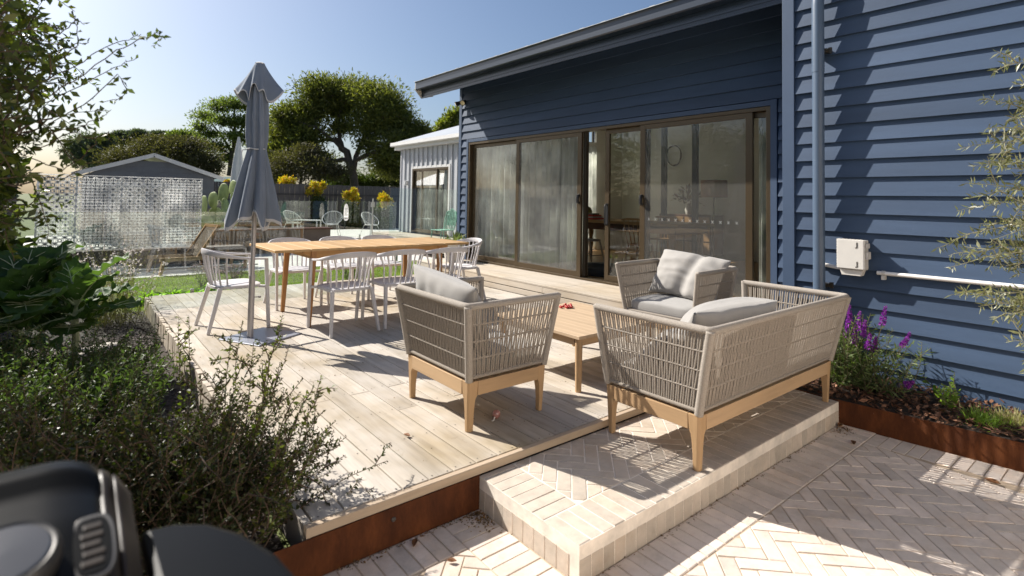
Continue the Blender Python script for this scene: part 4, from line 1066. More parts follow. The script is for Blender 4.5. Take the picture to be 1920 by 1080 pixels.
# shed behind the screen
sd = thing('gabled_shed', 'grey weatherboard shed with white barge boards behind the lattice screen', 'shed', (2.12, 22, 0))
M['shedgrey'] = mat('slate grey boards', (.13, .135, .145), .7, .1, 4)
M['shedwhite'] = mat('aged white paint', (.62, .60, .57), .6, .06, 6)
hw_, ze, za = 1.86, 2.02, 2.66
for k in range(10):
    z = .9+k*.175; zt = z+.185
    w0 = min(hw_, hw_*(za-.02-z)/(za-ze)); w1 = min(hw_, hw_*(za-.02-zt)/(za-ze))
    if w1 < .05: break
    MB().prism([(-w0, -.03, z), (w0, -.03, z), (w1, -.008, zt), (-w1, -.008, zt)], (0, .04, 0)).build('weatherboard', M['shedgrey'], sd)
MB().box(-hw_, hw_, .04, 3.5, -.3, 1.9).build('wall', mat('beige shed wall', (.20, .175, .14), .8, .1, 3), sd)
for s in (-1, 1):
    MB().beam((0, -.16, za+.03), (s*(hw_+.28), -.16, ze-.065), .03, .13, (0, 0, 1)).build('barge_board', M['shedwhite'], sd)
    MB().add([(0, -.14, za+.10), (s*(hw_+.3), -.14, ze-.0), (s*(hw_+.3), 3.6, ze), (0, 3.6, za+.1), (0, -.14, za+.07), (s*(hw_+.3), -.14, ze-.03), (s*(hw_+.3), 3.6, ze-.03), (0, 3.6, za+.07)], [(0, 1, 2, 3), (7, 6, 5, 4), (0, 4, 5, 1), (1, 5, 6, 2), (2, 6, 7, 3)]).build('roof', M['roofsteel'], sd)
for x0, x1 in ((-1.2, -.1), (-.05, 1.0)):
    f_ = MB().box(x0, x1, -.06, -.035, .0, 1.75).build('door', M['zinc_t'], sd)
    MB().box(x0+.1, x1-.1, -.068, -.0605, .15, 1.6).build('pane', M['glass_dark'], f_)
# neighbour roof and verandah
nb_ = thing('neighbour_house', 'low green house with a teal roof behind the shed', 'house', tuple(at(400, 330, 34).xy)+(0,))
M['teal'] = mat('teal roof paint', (.10, .17, .17), .5, .1, 3); M['olivewall'] = mat('olive green wall', (.10, .12, .06), .8, .1, 3)
MB().box(-3.4, 2.2, -.2, 4, -.4, 1.86).build('wall', M['olivewall'], nb_)
MB().add([(-3.8, -.6, 1.92), (2.6, -.6, 1.85), (2.6, 3, 2.6), (-3.8, 3, 2.6), (-3.8, -.6, 1.80), (2.6, -.6, 1.73)], [(0, 1, 2, 3), (4, 5, 1, 0)]).build('roof', M['teal'], nb_)
cp_ = thing('carport', 'flat white carport roof showing under the big tree', 'carport', tuple(at(718, 345, 33).xy)+(0,), R(-38))
MB().box(-1.9, 2.2, -.1, 3, 1.90, 2.02).build('roof', M['shedwhite'], cp_)
for x in (-1.7, 2.0): MB().box(x-.05, x+.05, 0, .1, -.3, 1.9).build('post', M['shedwhite'], cp_)
MB().box(-1.6, 1.9, 2.8, 2.9, -.3, 1.9).build('back_wall', M['olivewall'], cp_)
st = thing('street_light', 'thin grey street light pole above the brown shrubbery', 'street light', tuple(at(399, 310, 60).xy)+(0,))
bz = at(399, 253, 60).z
MB().tube([(0, 0, -.3), (0, 0, bz-.3), (0, 0, bz)], [.09, .06, .05], 8).tube([(0, 0, bz-.05), (-.9, .7, bz+.05), (-1.6, 1.2, bz-.1)], .04, 6).build('pole', M['boxgrey'], st)
MB().box(-.3, .3, -.1, .1, -.06, .05).build('lamp_head', M['boxgrey'], st, (-1.75, 1.3, bz-.1), rot=(0, 0, R(143)))

# ================================================================ GLASS POOL FENCES
M['spigot'] = mat('brushed steel', (.55, .55, .53), .3, .05, 6, metal=.8)
def glass_run(name, label, a, b, z0, z1, n, group=None, zb=None):
    t = thing(name, label, 'glass fence', (0, 0, 0), 0, group); a, b = Vector((*a, 0)), Vector((*b, 0)); d = b-a; ang = math.atan2(d.y, d.x); L_ = d.length/n
    for k in range(n):
        c = a+d*(k+.5)/n
        MB().box(-L_/2+.006, L_/2-.006, -.006, .006, z0+.05, z1).build('glass_panel', M['fenceglass'], t, (c.x, c.y, 0), rot=(0, 0, ang))
        for s in (-.3, .3):
            q = c+d.normalized()*L_*s; MB().box(-.024, .024, -.024, .024, (z0 if zb is None else zb)-.02, z0+.13).build('spigot', M['spigot'], t, (q.x, q.y, 0), rot=(0, 0, ang), bevel=.005)
    return t
glass_run('glass_fence', 'clear glass pool fence along the far edge of the deck, left of the table', (-.95, 9.12), (3.0, 9.12), -.10, 1.15, 3, 'glass pool fences', LAWN_Z)
glass_run('glass_fence', 'glass pool fence between the lawn and the round wire chairs', (3.2, 17.2), (9.0, 17.6), .0, 1.25, 5, 'glass pool fences', LAWN_Z)
glass_run('glass_fence', 'glass pool fence panels in front of the grey wing', (5.55, 11.2), (7.6, 11.2), .28, 1.62, 2, 'glass pool fences', LAWN_Z)
gr_ = thing('grab_latch', 'steel latch post on the glass gate', 'latch', tuple(at(699, 385, 17.6).xy)+(0,))
MB().tube([(0, 0, .0), (0, 0, 1.1), (0, 0, 1.36)], .022, 8).box(-.05, .05, -.04, .04, 1.08, 1.24).build('post', M['spigot'], gr_)
# surfboard shaped safety sign
p_ = at(649, 398, 17.05)
sg_ = thing('safety_sign', 'white surfboard shaped pool safety sign hung on the glass fence', 'sign', (p_.x, p_.y, p_.z), R(4))
out = []
for k in range(32):
    a = 2*math.pi*k/32; zz = .27*math.sin(a); ww = .078*(1-max(0, zz/.27)**3)**.6 if zz > 0 else .078*(1-(abs(zz)/.27)**7)**.5
    out.append((math.copysign(ww, math.cos(a)) if abs(math.cos(a)) > 1e-6 else 0, -.004, zz))
MB().prism(out, (0, .006, 0)).build('board', M['white'], sg_)
tx = MB()
for k in range(8): tx.box(-.055, .055-.02*(k % 3 == 2), -.0062, -.0042, .12-k*.032, .12-k*.032+.013)
tx.box(-.05, -.01, -.0062, -.0042, -.21, -.165).box(.01, .05, -.0062, -.0042, -.21, -.165)
tx.build('printed_lines', mat('grey sign print', (.22, .23, .24), .7, .1, 5), sg_)

# ================================================================ POOL SIDE FURNITURE
M['wire'] = mat('white wire steel', (.66, .65, .62), .45, .04, 5)
def wire_chair(label, loc, rz):
    t = thing('wire_chair', label, 'chair', loc, rz, 'round wire chairs by the pool')
    rim = [(.34*math.cos(a), .30*math.sin(a)*.9-.02, .62+.26*math.sin(a)*-1*.9) for a in [2*math.pi*k/28 for k in range(29)]]
    MB().tube(rim, .013, 6).build('rim', M['wire'], t, smooth=40)
    s_ = MB(); s_.tube([(.22*math.cos(2*math.pi*k/20), .20*math.sin(2*math.pi*k/20)+.02, .40) for k in range(21)], .010, 6)
    s_.grid(lambda u, v: ((.02+.2*v)*math.cos(2*math.pi*u), (.02+.18*v)*math.sin(2*math.pi*u)+.02, .405), 20, 2, True).build('seat', M['wire'], t)
    w_ = MB()
    for k in range(15):
        a = math.pi*(1.08+.84*k/14); w_.tube([(.21*math.cos(a), .19*math.sin(a)+.02, .40), (.30*math.cos(a), .27*math.sin(a), .62+.05*math.sin(a)*-1), (.335*math.cos(a), .27*math.sin(a)-.02, .62-.234*math.sin(a))], .007, 5)
    w_.build('back_wires', M['wire'], t)
    for s in (-1, 1):
        for q in (-1, 1): MB().tube([(s*.17, q*.15+.02, .40), (s*.27, q*.26, 0)], .010, 6).build('leg', M['wire'], t)
    return t
def base(x, y, z=LAWN_Z+.004):
    d0 = at(x, y, 1.)-CAM_P; k = (z-CAM_H)/d0.z; return tuple(CAM_P+d0*k)
pA = at(622, 440, 19.2)
wc = wire_chair('round white wire chair by the pool, left of the surfboard sign', (pA.x, pA.y, .02), R(150)); 
pB = at(548, 437, 19.5); wc2 = copy_thing(wc, (pB.x, pB.y, .02), R(-60), 'round white wire chair by the pool, half hidden by the umbrella hem')
pC = at(694, 442, 19.6); wc3 = copy_thing(wc, (pC.x, pC.y, .0), R(200), 'round wire chair behind the glass gate with the latch post')
struct(MB().box(3.0, 11.5, 17.75, 22.5, -.25, .0).build('terrace_slab', M['concrete']))
sf = thing('pool_table', 'low white slatted bench table between the wire chairs', 'table', (at(575, 440, 19.).x, at(575, 440, 19.).y, .0), R(-35))
for k in range(9): MB().box(-.45, .45, -.28+k*.063, -.28+k*.063+.05, .54, .565).build('slat', M['wire'], sf)
for s in (-1, 1):
    for q in (-1, 1): MB().box(s*.4-.02, s*.4+.02, q*.24-.02, q*.24+.02, 0, .54).build('leg', M['wire'], sf)
bn = thing('ledge_bench', 'long dark timber topped ledge behind the sun lounger', 'bench', (0, 0, 0))
MB().box(2.3, 6.0, 15.9, 16.4, -.2, .44).build('base', mat('brown rendered wall', (.16, .12, .09), .8, .15, 3), bn)
for k in range(4): MB().cbox(2.25, 6.05, 15.84+k*.15, 15.985+k*.15, .44, .475, .004).build('plank', M['darkwood'], bn)
# sun lounger
lg = thing('sun_lounger', 'timber sun lounger with a woven brown back by the pool', 'sun lounger', (2.05, 13.1, LAWN_Z+.004), R(12))
M['weave'] = mat('brown woven cord', (.17, .125, .085), .85, .35, 60)
for s in (-1, 1):
    MB().beam((-.75, s*.34, .30), (1.05, s*.34, .26), .045, .075).build('side_rail', M['acacia'], lg)
    for x in (-.68, .95): MB().beam((x-.05, s*.34, 0), (x, s*.34, .28), .05, .07, (0, 1, 0)).build('leg', M['acacia_z'], lg)
    MB().beam((-.05, s*.30, .30), (.34, s*.30, .93), .04, .05).build('back_stile', M['floor'], lg)
MB().beam((.34, -.34, .93), (.34, .34, .93), .05, .06).build('head_rail', M['floor'], lg)
w_ = MB()
for k in range(26):
    t_ = k/25; p0 = Vector((-.03, 0, .33)).lerp(Vector((.33, 0, .90)), t_); w_.beam((p0.x, -.29, p0.z), (p0.x, .29, p0.z), .008, .016)
for k in range(24):
    y_ = -.28+k*.56/23; w_.beam((-.035, y_, .325), (.325, y_, .905), .012, .006)
for k in range(16): w_.beam((.1+k*.06, -.31, .30), (.1+k*.06, .31, .30), .03, .006)
w_.build('woven_cord', M['weave'], lg)
# second umbrella
u2 = thing('far_umbrella', 'closed white market umbrella far behind the grey one', 'umbrella', (at(441, 440, 19.).x, at(441, 440, 19.).y, 0))
zt, zb_ = at(444, 256, 19.).z, at(438, 400, 19.).z
c_ = MB(); c_.grid(lambda u, v: ((.03+.165*math.sin(min(1, v*1.5)*math.pi/2)*(1-.25*max(0, v-.6)))*(1+.12*math.cos(12*math.pi*u))*math.cos(2*math.pi*u), (.03+.165*math.sin(min(1, v*1.5)*math.pi/2)*(1-.25*max(0, v-.6)))*(1+.12*math.cos(12*math.pi*u))*math.sin(2*math.pi*u), zt+(zb_-zt)*v), 48, 16, True)
c_.build('canopy', fabric('cream umbrella canvas', (.58, .58, .56)), u2, smooth=0)
MB().tube([(0, 0, -.2), (0, 0, 1), (0, 0, zt)], .025, 8).build('pole', M['wire'], u2)
# green metal chair and planter by the corner of the house
gc = thing('green_chair', 'mint green metal chair in front of the grey wing', 'chair', (7.30, 11.75, LAWN_Z+.2), R(95))
M['mint'] = mat('mint green paint', (.16, .36, .27), .45, .06, 5)
MB().box(-.22, .22, -.2, .22, .60, .62).build('seat', M['mint'], gc, bevel=.008)
for sx in (-1, 1):
    for sy in (-1, 1): MB().tube([(sx*.24, sy*.24, 0), (sx*.19, sy*.18, .6)], .014, 7).build('leg', M['mint'], gc)
bk = MB(); 
for k in range(7): bk.tube([(-.18+k*.06, -.20, .62), (-.21+k*.07, -.27, .95), (-.12+k*.04, -.29, 1.12-.012*(k-3)**2)], .010, 6)
bk.tube([(-.21, -.2, .62), (-.245, -.26, .9), (-.19, -.28, 1.06), (0, -.295, 1.14), (.19, -.28, 1.06), (.245, -.26, .9), (.21, -.2, .62)], .014, 7).grid(lambda u, v: ((u-.5)*.40, -.255-.03*v, .72+.36*v), 4, 2).build('backrest', M['mint'], gc)
pt = thing('planter', 'oval pale planter of succulents at the corner of the blue house', 'planter', (5.78, 8.86, .2), R(-30))
MB().lathe([(0, 0), (.17, 0), (.23, .37), (.245, .385), (.225, .39), (.20, .34), (0, .34)], 24).build('pot', M['boxgrey'], pt, smooth=40)
M['agave'] = leafmat('succulent leaves', [(.12, .17, .08), (.20, .22, .09), (.16, .18, .10)], .5, .15)
rg = np.random.default_rng(12); P = np.zeros((70, 3))+np.array([0, 0, .36])+rg.normal(size=(70, 3))*np.array([.09, .09, .01]); D = rg.normal(size=(70, 3))+np.array([0, 0, .55])
D[:, 2] = np.abs(D[:, 2])*.6; V, Q = leaf_geo(P, D, rg.uniform(.14, .28, 70), .22, rg, .05, (0, 0, 1), .2)
put('succulents', fastmesh('succulents', V, Q, M['agave']), pt)
# ================================================================ PLANTS
M['stem'] = mat('green brown stem', (.10, .09, .04), .8, .2, 20)
M['twig'] = mat('brown twig', (.085, .055, .035), .85, .25, 20)
M['trunk'] = mat('grey brown bark', (.095, .075, .06), .9, .35, 3, (4, 4, 1), bump=.8, bscale=14)
def curve_pts(p, d, ln, n, rg, wob=.15, droop=0., rise=0.):
    p = np.array(p, float); d = np.array(d, float); d /= np.linalg.norm(d); out = [p.copy()]
    for k in range(n):
        d = d+rg.normal(size=3)*wob+np.array([0, 0, rise-droop*(k+1)/n]); d /= np.linalg.norm(d); p = p+d*ln/n; out.append(p.copy())
    return out
def along(pts, t):
    x = np.clip(t, 0, .9999)*(len(pts)-1); i = int(x); f_ = x-i; a = pts[i]*(1-f_)+pts[i+1]*f_; d = pts[i+1]-pts[i]
    return a, d/np.linalg.norm(d)
def stem_leaves(stems, per_m, ln, wr, rg, t0=.15, spread=1., ang=.9, fold=.1, curl=.1, taper=.35, up=None):
    P, D, Ls = [], [], []
    for s in stems:
        tot = sum(np.linalg.norm(s[i+1]-s[i]) for i in range(len(s)-1)); k = max(2, int(tot*per_m*(1-t0)))
        for i in range(k):
            t = t0+(1-t0)*(i+rg.random()*.6)/k; p, d = along(s, t); q = rg.normal(size=3); q -= d*q.dot(d); q /= np.linalg.norm(q)
            P.append(p); D.append(d*(1-ang*.55)+q*ang); Ls.append(ln*rg.uniform(.65, 1.15)*(1-taper*max(0, t-.5)*2))
    return leaf_geo(np.array(P), np.array(D), np.array(Ls), wr, rg, fold, up, curl)
def tubes(stems, r0, r1, n=4):
    m = MB()
    for s in stems: m.tube([tuple(q) for q in s], [r0+(r1-r0)*k/(len(s)-1) for k in range(len(s))], n, False)
    return m
def clump_leaves(cs, n, ln, wr, rg, shell=.45, flat=1., up=.2, fold=.1, jit=.18):
    """leaves through a set of ellipsoidal clumps (x, y, z, rx, ry, rz)"""
    cs = np.array(cs, float); w = (cs[:, 3]*cs[:, 4]*cs[:, 5])**.72; w /= w.sum(); idx = rg.choice(len(cs), n, p=w)
    u = norm(rg.normal(size=(n, 3))); r = rg.random(n)**shell; c = cs[idx]
    P = c[:, :3]+u*c[:, 3:]*r[:, None]*(1+jit*np.clip(rg.normal(size=(n, 1)), -1.5, 1.1))
    D = u*.7+rg.normal(size=(n, 3))*.6+np.array([0, 0, up]); D[:, 2] *= flat
    return leaf_geo(P, D, ln*rg.uniform(.6, 1.25, n), wr, rg, fold)
def grow(p, d, ln, r, depth, rg, segs, tips, spread=.55, kids=(2, 3), shrink=.72, wob=.12, rise=.06):
    pts = curve_pts(p, d, ln, 4, rg, wob, 0, rise); segs.append((pts, r, r*.68))
    if depth == 0: tips.append(pts[-1]); return
    dd = pts[-1]-pts[-2]; dd /= np.linalg.norm(dd)
    for k in range(rg.integers(kids[0], kids[1]+1)):
        q = rg.normal(size=3); q -= dd*q.dot(dd); q /= np.linalg.norm(q)
        grow(pts[-1], dd+q*spread*rg.uniform(.6, 1.3), ln*shrink*rg.uniform(.8, 1.15), r*.66, depth-1, rg, segs, tips, spread, kids, shrink, wob, rise)
def wood_of(segs, n=7):
    m = MB()
    for pts, a, b_ in segs: m.tube([tuple(q) for q in pts], [a+(b_-a)*k/(len(pts)-1) for k in range(len(pts))], n, False)
    return m

# ---------------- left garden bed
bed = struct(MB().box(-1.24, DX0-.004, DY0+.002, 9.0, -.34, -.205).build('garden_bed', M['soil']))
rg = np.random.default_rng(21)
def chips(name, n, fx, z, lo, hi, m, seed, parent=None):
    r_ = np.random.default_rng(seed); V, Q = [], []; k = 0
    P = np.array([fx(r_) for _ in range(n)]); P = np.concatenate([P, np.full((n, 1), z)+r_.uniform(-.004, .016, (n, 1))], 1)
    D = r_.normal(size=(n, 3)); D[:, 2] *= .3; L_ = r_.uniform(lo, hi, n)
    return stuff(put(name, fastmesh(name, *leaf_geo(P, D, L_, r_.uniform(.3, .6), r_, .06, (0, 0, 1)), m), parent))
M['chip'] = leafmat('dark mulch flakes', [(.03, .022, .018), (.07, .05, .04), (.16, .13, .11), (.05, .035, .026)], .8, .0)
chips('mulch', 9000, lambda r: (r.uniform(-1.2, .82), 2.4+6.5*r.random()**1.3), -.203, .02, .055, M['chip'], 4)
M['sandstone'] = mat('pale garden stone', (.48, .44, .38), .9, .15, 6, bump=.5, bscale=20)
for (x, y, l, a, lb) in ((.20, 6.55, .62, .75, 'long pale stone edging the soil beneath the leafy greens'), (-.15, 5.75, .5, .9, 'pale flat stone half hidden by the feathery shrubs')):
    o = MB().grid(lambda u, v: (l/2*math.copysign(abs(math.cos(6.283*u))**.6, math.cos(6.283*u))*max(0, math.cos(3.1416*(v-.5)))**.4, .11*math.copysign(abs(math.sin(6.283*u))**.6, math.sin(6.283*u))*max(0, math.cos(3.1416*(v-.5)))**.4, .07*math.sin(3.1416*(v-.5))), 24, 10, True).build('garden_stone', M['sandstone'], None, (x, y, -.13), smooth=0, rot=(0, 0, a))
    tag(o, lb, 'stone')

# the dark bush in the foreground
M['bushleaf'] = leafmat('dark small leaves', [(.024, .038, .011), (.04, .056, .014), (.06, .064, .018), (.032, .045, .013), (.075, .055, .025)], .45, .30, .4)
rg = np.random.default_rng(31)
bushes = [((.40, 2.72, -.2), 170, .78, 'dense dark small leaved bush leaning over the deck corner', (.26, .08)),
          ((.02, 2.75, -.2), 125, .84, 'dark twiggy bush behind the barbecue', (.0, .05)),
          ((-.35, 3.3, -.2), 80, .80, 'dark twiggy bush at the left edge of the garden bed', (.1, .0))]
for (b, ns_, hgt, lb, lean) in bushes:
    t = thing('bush', lb, 'bush', b); st_ = []
    for k in range(ns_):
        a = rg.uniform(0, 2*math.pi); q = rg.random()**.6
        p = (rg.normal()*.09, rg.normal()*.12, 0); d = (math.cos(a)*q*.75+lean[0], math.sin(a)*q*.65+lean[1], rg.uniform(.55, 1.2))
        main = curve_pts(p, d, hgt*rg.uniform(.65, 1.12), 8, rg, .12, .10); st_.append(main)
        for j in range(4):
            pp, dd = along(main, rg.uniform(.3, .92)); st_.append(curve_pts(pp, dd*.7+rg.normal(size=3)*.7+np.array([0, 0, .25]), rg.uniform(.10, .24), 5, rg, .16))
    tubes(st_, .0035, .0013).build('stems', M['twig'], t)
    put('leaves', fastmesh('leaves', *stem_leaves(st_, 105, .027, .50, rg, .12, fold=.12, curl=.15), M['bushleaf']), t)
# tall leafy sprigs of the bush that stand against the deck
t = thing('sprig_plant', 'tall upright leafy sprigs rising in front of the umbrella foot', 'plant', (.50, 2.70, -.2)); st_ = []
for (x, y, d) in ((527, 590, 2.55), (518, 640, 2.5), (600, 705, 2.25), (615, 800, 2.2), (455, 600, 2.6), (355, 590, 2.7), (430, 625, 2.5), (575, 735, 2.3), (330, 600, 2.9), (480, 640, 2.45), (540, 760, 2.2), (590, 850, 2.1)):
    e_ = np.array(at(x, y, d))-np.array((.50, 2.70, -.2)); p = np.array((e_[0]*.3+rg.normal()*.05, e_[1]*.3+rg.normal()*.05, 0)); mid = p*.35+e_*.6+rg.normal(size=3)*.03; mid[2] = e_[2]*.45
    s_ = [((1-u)**2*p+2*u*(1-u)*mid+u*u*e_)+rg.normal(size=3)*.006 for u in np.linspace(0, 1, 12)]; st_.append(s_)
    for j in range(5):
        pp, dd = along(s_, rg.uniform(.5, .95)); st_.append(curve_pts(pp, dd+rg.normal(size=3)*.6, rg.uniform(.06, .14), 4, rg, .15))
tubes(st_, .0036, .0015).build('stems', M['twig'], t)
M['sprigleaf'] = leafmat('fresh small leaves', [(.06, .085, .018), (.09, .11, .02), (.13, .13, .03), (.05, .07, .02)], .45, .4, .4)
put('leaves', fastmesh('leaves', *stem_leaves(st_, 130, .030, .45, rg, .35, fold=.12, curl=.2), M['sprigleaf']), t)

# feathery shrubs in the middle of the bed
M['feather'] = leafmat('grey green leaves', [(.05, .085, .03), (.08, .12, .045), (.11, .15, .06), (.065, .10, .035)], .55, .3, .3)
for (b, ns_, hgt, lb) in (((.30, 4.35, -.2), 90, .60, 'grey green feathery shrub beside the deck pickets'), ((-.12, 4.1, -.2), 100, .72, 'tall grey green feathery shrub below the kale'),
                          ((-.45, 4.8, -.2), 100, .76, 'grey green shrub at the left edge under the kale leaves'), ((.32, 5.5, -.2), 70, .50, 'small soft shrub between the stone and the deck'), ((-.05, 5.0, -.2), 90, .66, 'grey green shrub in the middle of the bed, just in front of the pale stone')):
    t = thing('shrub', lb, 'shrub', b); st_ = []
    for k in range(ns_):
        a = rg.uniform(0, 2*math.pi); q = rg.random()**.7
        st_.append(curve_pts((rg.normal()*.10, rg.normal()*.10, 0), (math.cos(a)*q*.55, math.sin(a)*q*.55, 1), hgt*rg.uniform(.6, 1.1), 7, rg, .10, .06))
    tubes(st_, .004, .002).build('stems', M['stem'], t)
    put('leaves', fastmesh('leaves', *stem_leaves(st_, 95, .055, .36, rg, .15, fold=.1, curl=.25, taper=.5), M['feather']), t)

# kale: big crinkled leaves with pale ribs
M['kale'] = None
m_, nt, b, N, L = _nt('crinkled kale leaf'); v_ = _coord(nt)
c_ = _ramp(nt, _noise(nt, v_, 16, 4), [(.3, (.026, .062, .020)), (.6, (.05, .11, .03)), (.8, (.09, .16, .05))])
L.new(c_, b.inputs['Base Color']); b.inputs['Roughness'].default_value = .6; b.inputs['Specular IOR Level'].default_value = .25
tr = N.new('ShaderNodeBsdfTranslucent'); tr.inputs[0].default_value = (.14, .26, .03, 1); ms = N.new('ShaderNodeMixShader'); ms.inputs[0].default_value = .3
L.new(b.outputs[0], ms.inputs[1]); L.new(tr.outputs[0], ms.inputs[2]); L.new(ms.outputs[0], N['Material Output'].inputs[0]); M['kale'] = m_
M['rib'] = mat('pale green leaf rib', (.40, .46, .28), .5, .08, 8)
def kale_leaf(parent, base, az, el, ln, wd, seed, m='kale', rib='rib', crinkle=.035, bend=.8):
    rr = random.Random(seed); ox = rr.uniform(0, 40)
    def mid(t):
        e = el-bend*t*t; 
        s = 0; x = z = 0.; n = 12
        for i in range(int(n*t)+1):
            tt = min(t, i/n); dt = min(1/n, max(0, t-i/n)); ee = el-bend*tt*tt; x += math.cos(ee)*ln*dt; z += math.sin(ee)*ln*dt
        return x, z, e
    def fn(u, v):
        x, z, e = mid(.22+.78*u) if True else (0, 0, 0); w = wd*(math.sin(math.pi*min(1, .06+.80*u))**.75); y = (v-.5)*2*w
        k = abs(v-.5)*2; edge = k**3*.022*math.sin(30*u+ox+3*v); cr_ = .8*crinkle*mnoise.noise(Vector((u*9+ox, v*9, 0)))*(.3+k)
        h = .22*k*k*w+edge+cr_
        px_, pz_ = x-math.sin(e)*h, z+math.cos(e)*h
        return (px_*math.cos(az)-y*math.sin(az), px_*math.sin(az)+y*math.cos(az), pz_)
    g_ = MB().grid(fn, 22, 16); o = g_.build('leaf', M[m], parent, base, smooth=0)
    rp = []
    for k in range(9):
        x, z, e = mid(.02+.93*k/8); rp.append((x*math.cos(az), x*math.sin(az), z+.004))
    r_ = MB().tube(rp, [.011*(1-.8*k/8) for k in range(9)], 6)
    for s in (-1, 1):
        for k in range(5):
            p0 = Vector(fn(.10+.15*k, .5)); p1 = Vector(fn(.22+.16*k, .5+s*.33)); r_.tube([p0, p0.lerp(p1, .5)+Vector((0, 0, .004)), p1], [.004, .003, .0015], 5)
    r_.build('midrib', M[rib], o)
    return o
for pi_, (b, n, sc, lb) in enumerate((((-.28, 5.7, -.2), 17, 1.0, 'large dark green kale with pale ribbed leaves at the left'), ((.06, 6.2, -.2), 15, .92, 'dark green kale plant nearest the deck and glass fence'), ((-.62, 5.3, -.2), 10, .95, 'kale plant cut by the left edge of the photo'))):
    t = thing('kale', lb, 'plant', b); rr = random.Random(70+pi_)
    MB().tube([(0, 0, 0), (.02, 0, .3), (0, .02, .70*sc)], [.03, .028, .018], 8).build('stalk', M['rib'], t, smooth=40)
    for k in range(n):
        el = R(rr.uniform(12, 88)); kale_leaf(t, (0, 0, (.42+.30*k/n)*sc), k*2.4+rr.uniform(-.3, .3), el, rr.uniform(.48, .66)*sc, rr.uniform(.17, .22)*sc, 100*pi_+k)

# wispy white flowered plant and greens past the end of the deck
M['wisp'] = leafmat('pale wispy stems', [(.30, .27, .14), (.22, .22, .09), (.36, .30, .18)], .7, .3)
M['petal'] = leafmat('white petals', [(.75, .70, .68), (.80, .74, .70)], .7, .4, tcol=(1, 1, 1))
t = thing('gaura', 'wispy plant with tiny white flowers at the far deck corner', 'plant', (.42, 8.3, -.2)); st_ = []
for k in range(120):
    a = rg.uniform(0, 6.28); q = rg.random(); st_.append(curve_pts((rg.normal()*.16, rg.normal()*.16, 0), (math.cos(a)*q*.6, math.sin(a)*q*.6, 1), rg.uniform(.5, 1.12), 6, rg, .09, .05))
tubes(st_, .003, .0012, 3).build('stems', M['wisp'], t)
put('leaves', fastmesh('leaves', *stem_leaves(st_, 34, .045, .2, rg, .05, taper=.6), M['wisp']), t)
P = np.array([along(s, rg.uniform(.72, 1))[0] for s in st_ for _ in range(3)]); P = np.repeat(P, 4, 0)
put('flowers', fastmesh('flowers', *leaf_geo(P, rg.normal(size=P.shape)+np.array([0, 0, .3]), .022, .7, rg), M['petal']), t)
M['lettuce'] = leafmat('bright green leaves', [(.17, .30, .025), (.24, .38, .04), (.12, .22, .03)], .5, .5)
for k, (x, y, s) in enumerate(((.95, 9.45, .26), (1.25, 9.6, .24), (1.5, 9.4, .22), (1.72, 9.65, .26), (2.0, 9.5, .2))):
    t = thing('leafy_green', ['bright leafy green at the deck end, first beside the wispy plant', 'bright leafy green at the deck end, second beside the wispy plant', 'bright leafy green low at the middle of the glass fence', 'bright leafy green under the purple flowers', 'small leafy green below the left head chair'][k], 'plant', (x, y, LAWN_Z), 0, 'leafy greens at the end of the deck')
    n = 60; P = np.zeros((n, 3))+rg.normal(size=(n, 3))*np.array([.05, .05, .01]); D = rg.normal(size=(n, 3))*np.array([1, 1, .4])+np.array([0, 0, .8]); P = P+norm(D)*rg.uniform(.0, .12, (n, 1))
    put('leaves', fastmesh('leaves', *leaf_geo(P, D, rg.uniform(.5, 1, n)*s*.7, .55, rg, .1, (0, 0, 1), .25), M['lettuce']), t)
M['lilac'] = leafmat('dusty purple flowers', [(.22, .13, .30), (.30, .20, .38), (.18, .12, .22)], .7, .3)
for k, (x, y, lb) in enumerate(((1.85, 10.6, 'dusty purple flower clump on the lawn edge, by the lounger'), (2.25, 10.3, 'dusty purple flower clump behind the left head chair'), (4.05, 9.6, 'small grey leaved plant on the lawn behind the middle chairs'))):
    t = thing('flower_clump', lb, 'plant', (x, y, LAWN_Z)); st_ = [curve_pts((rg.normal()*.05, rg.normal()*.05, 0), (rg.normal()*.35, rg.normal()*.35, 1), rg.uniform(.25, .46), 4, rg, .1) for _ in range(34)]
    tubes(st_, .003, .002, 3).build('stems', M['stem'], t); put('leaves', fastmesh('leaves', *stem_leaves(st_, 40, .05, .3, rg, .0), M['feather']), t)
    if k < 2:
        P = np.repeat(np.array([s[-1] for s in st_]), 14, 0)+rg.normal(size=(34*14, 3))*np.array([.022, .022, .008])
        put('flowers', fastmesh('flowers', *leaf_geo(P, rg.normal(size=P.shape)+np.array([0, 0, .6]), .022, .7, rg), M['lilac']), t)

# ---------------- right garden bed
rb_ = struct(MB().prism([(4.50, 2.34, -.34), (4.52, 1.64, -.34), (5.26, -3.5, -.34), (XR-.002, -3.5, -.34), (XR-.002, 2.34, -.34)][::-1] if False else [(4.515, 2.3, -.34), (4.53, 1.64, -.34), (5.2, -3.4, -.34), (XR+.01, -3.4, -.34), (XR+.01, 2.3, -.34)], (0, 0, .295)).build('garden_bed', M['soil']))
ce = thing('corten_edging', 'rusty steel edging holding the mulch along the blue wall', 'edging')
MB().prism([(4.512, 1.645, -.3), (4.518, 1.648, -.3), (5.17, -3.2, -.3), (5.164, -3.2, -.3)], (0, 0, .262)).prism([(4.521, 1.64, -.3), (4.527, 1.64, -.3), (4.527, 2.36, -.3), (4.521, 2.36, -.3)], (0, 0, .255)).build('plate', M['rust'], ce)
r_ = np.random.default_rng(5); n = 5200; y = 2.28-4.6*r_.random(n)**1.2; xe = np.where(y > 1.64, 4.54, 4.53+(1.64-y)*.135); u = r_.random(n)
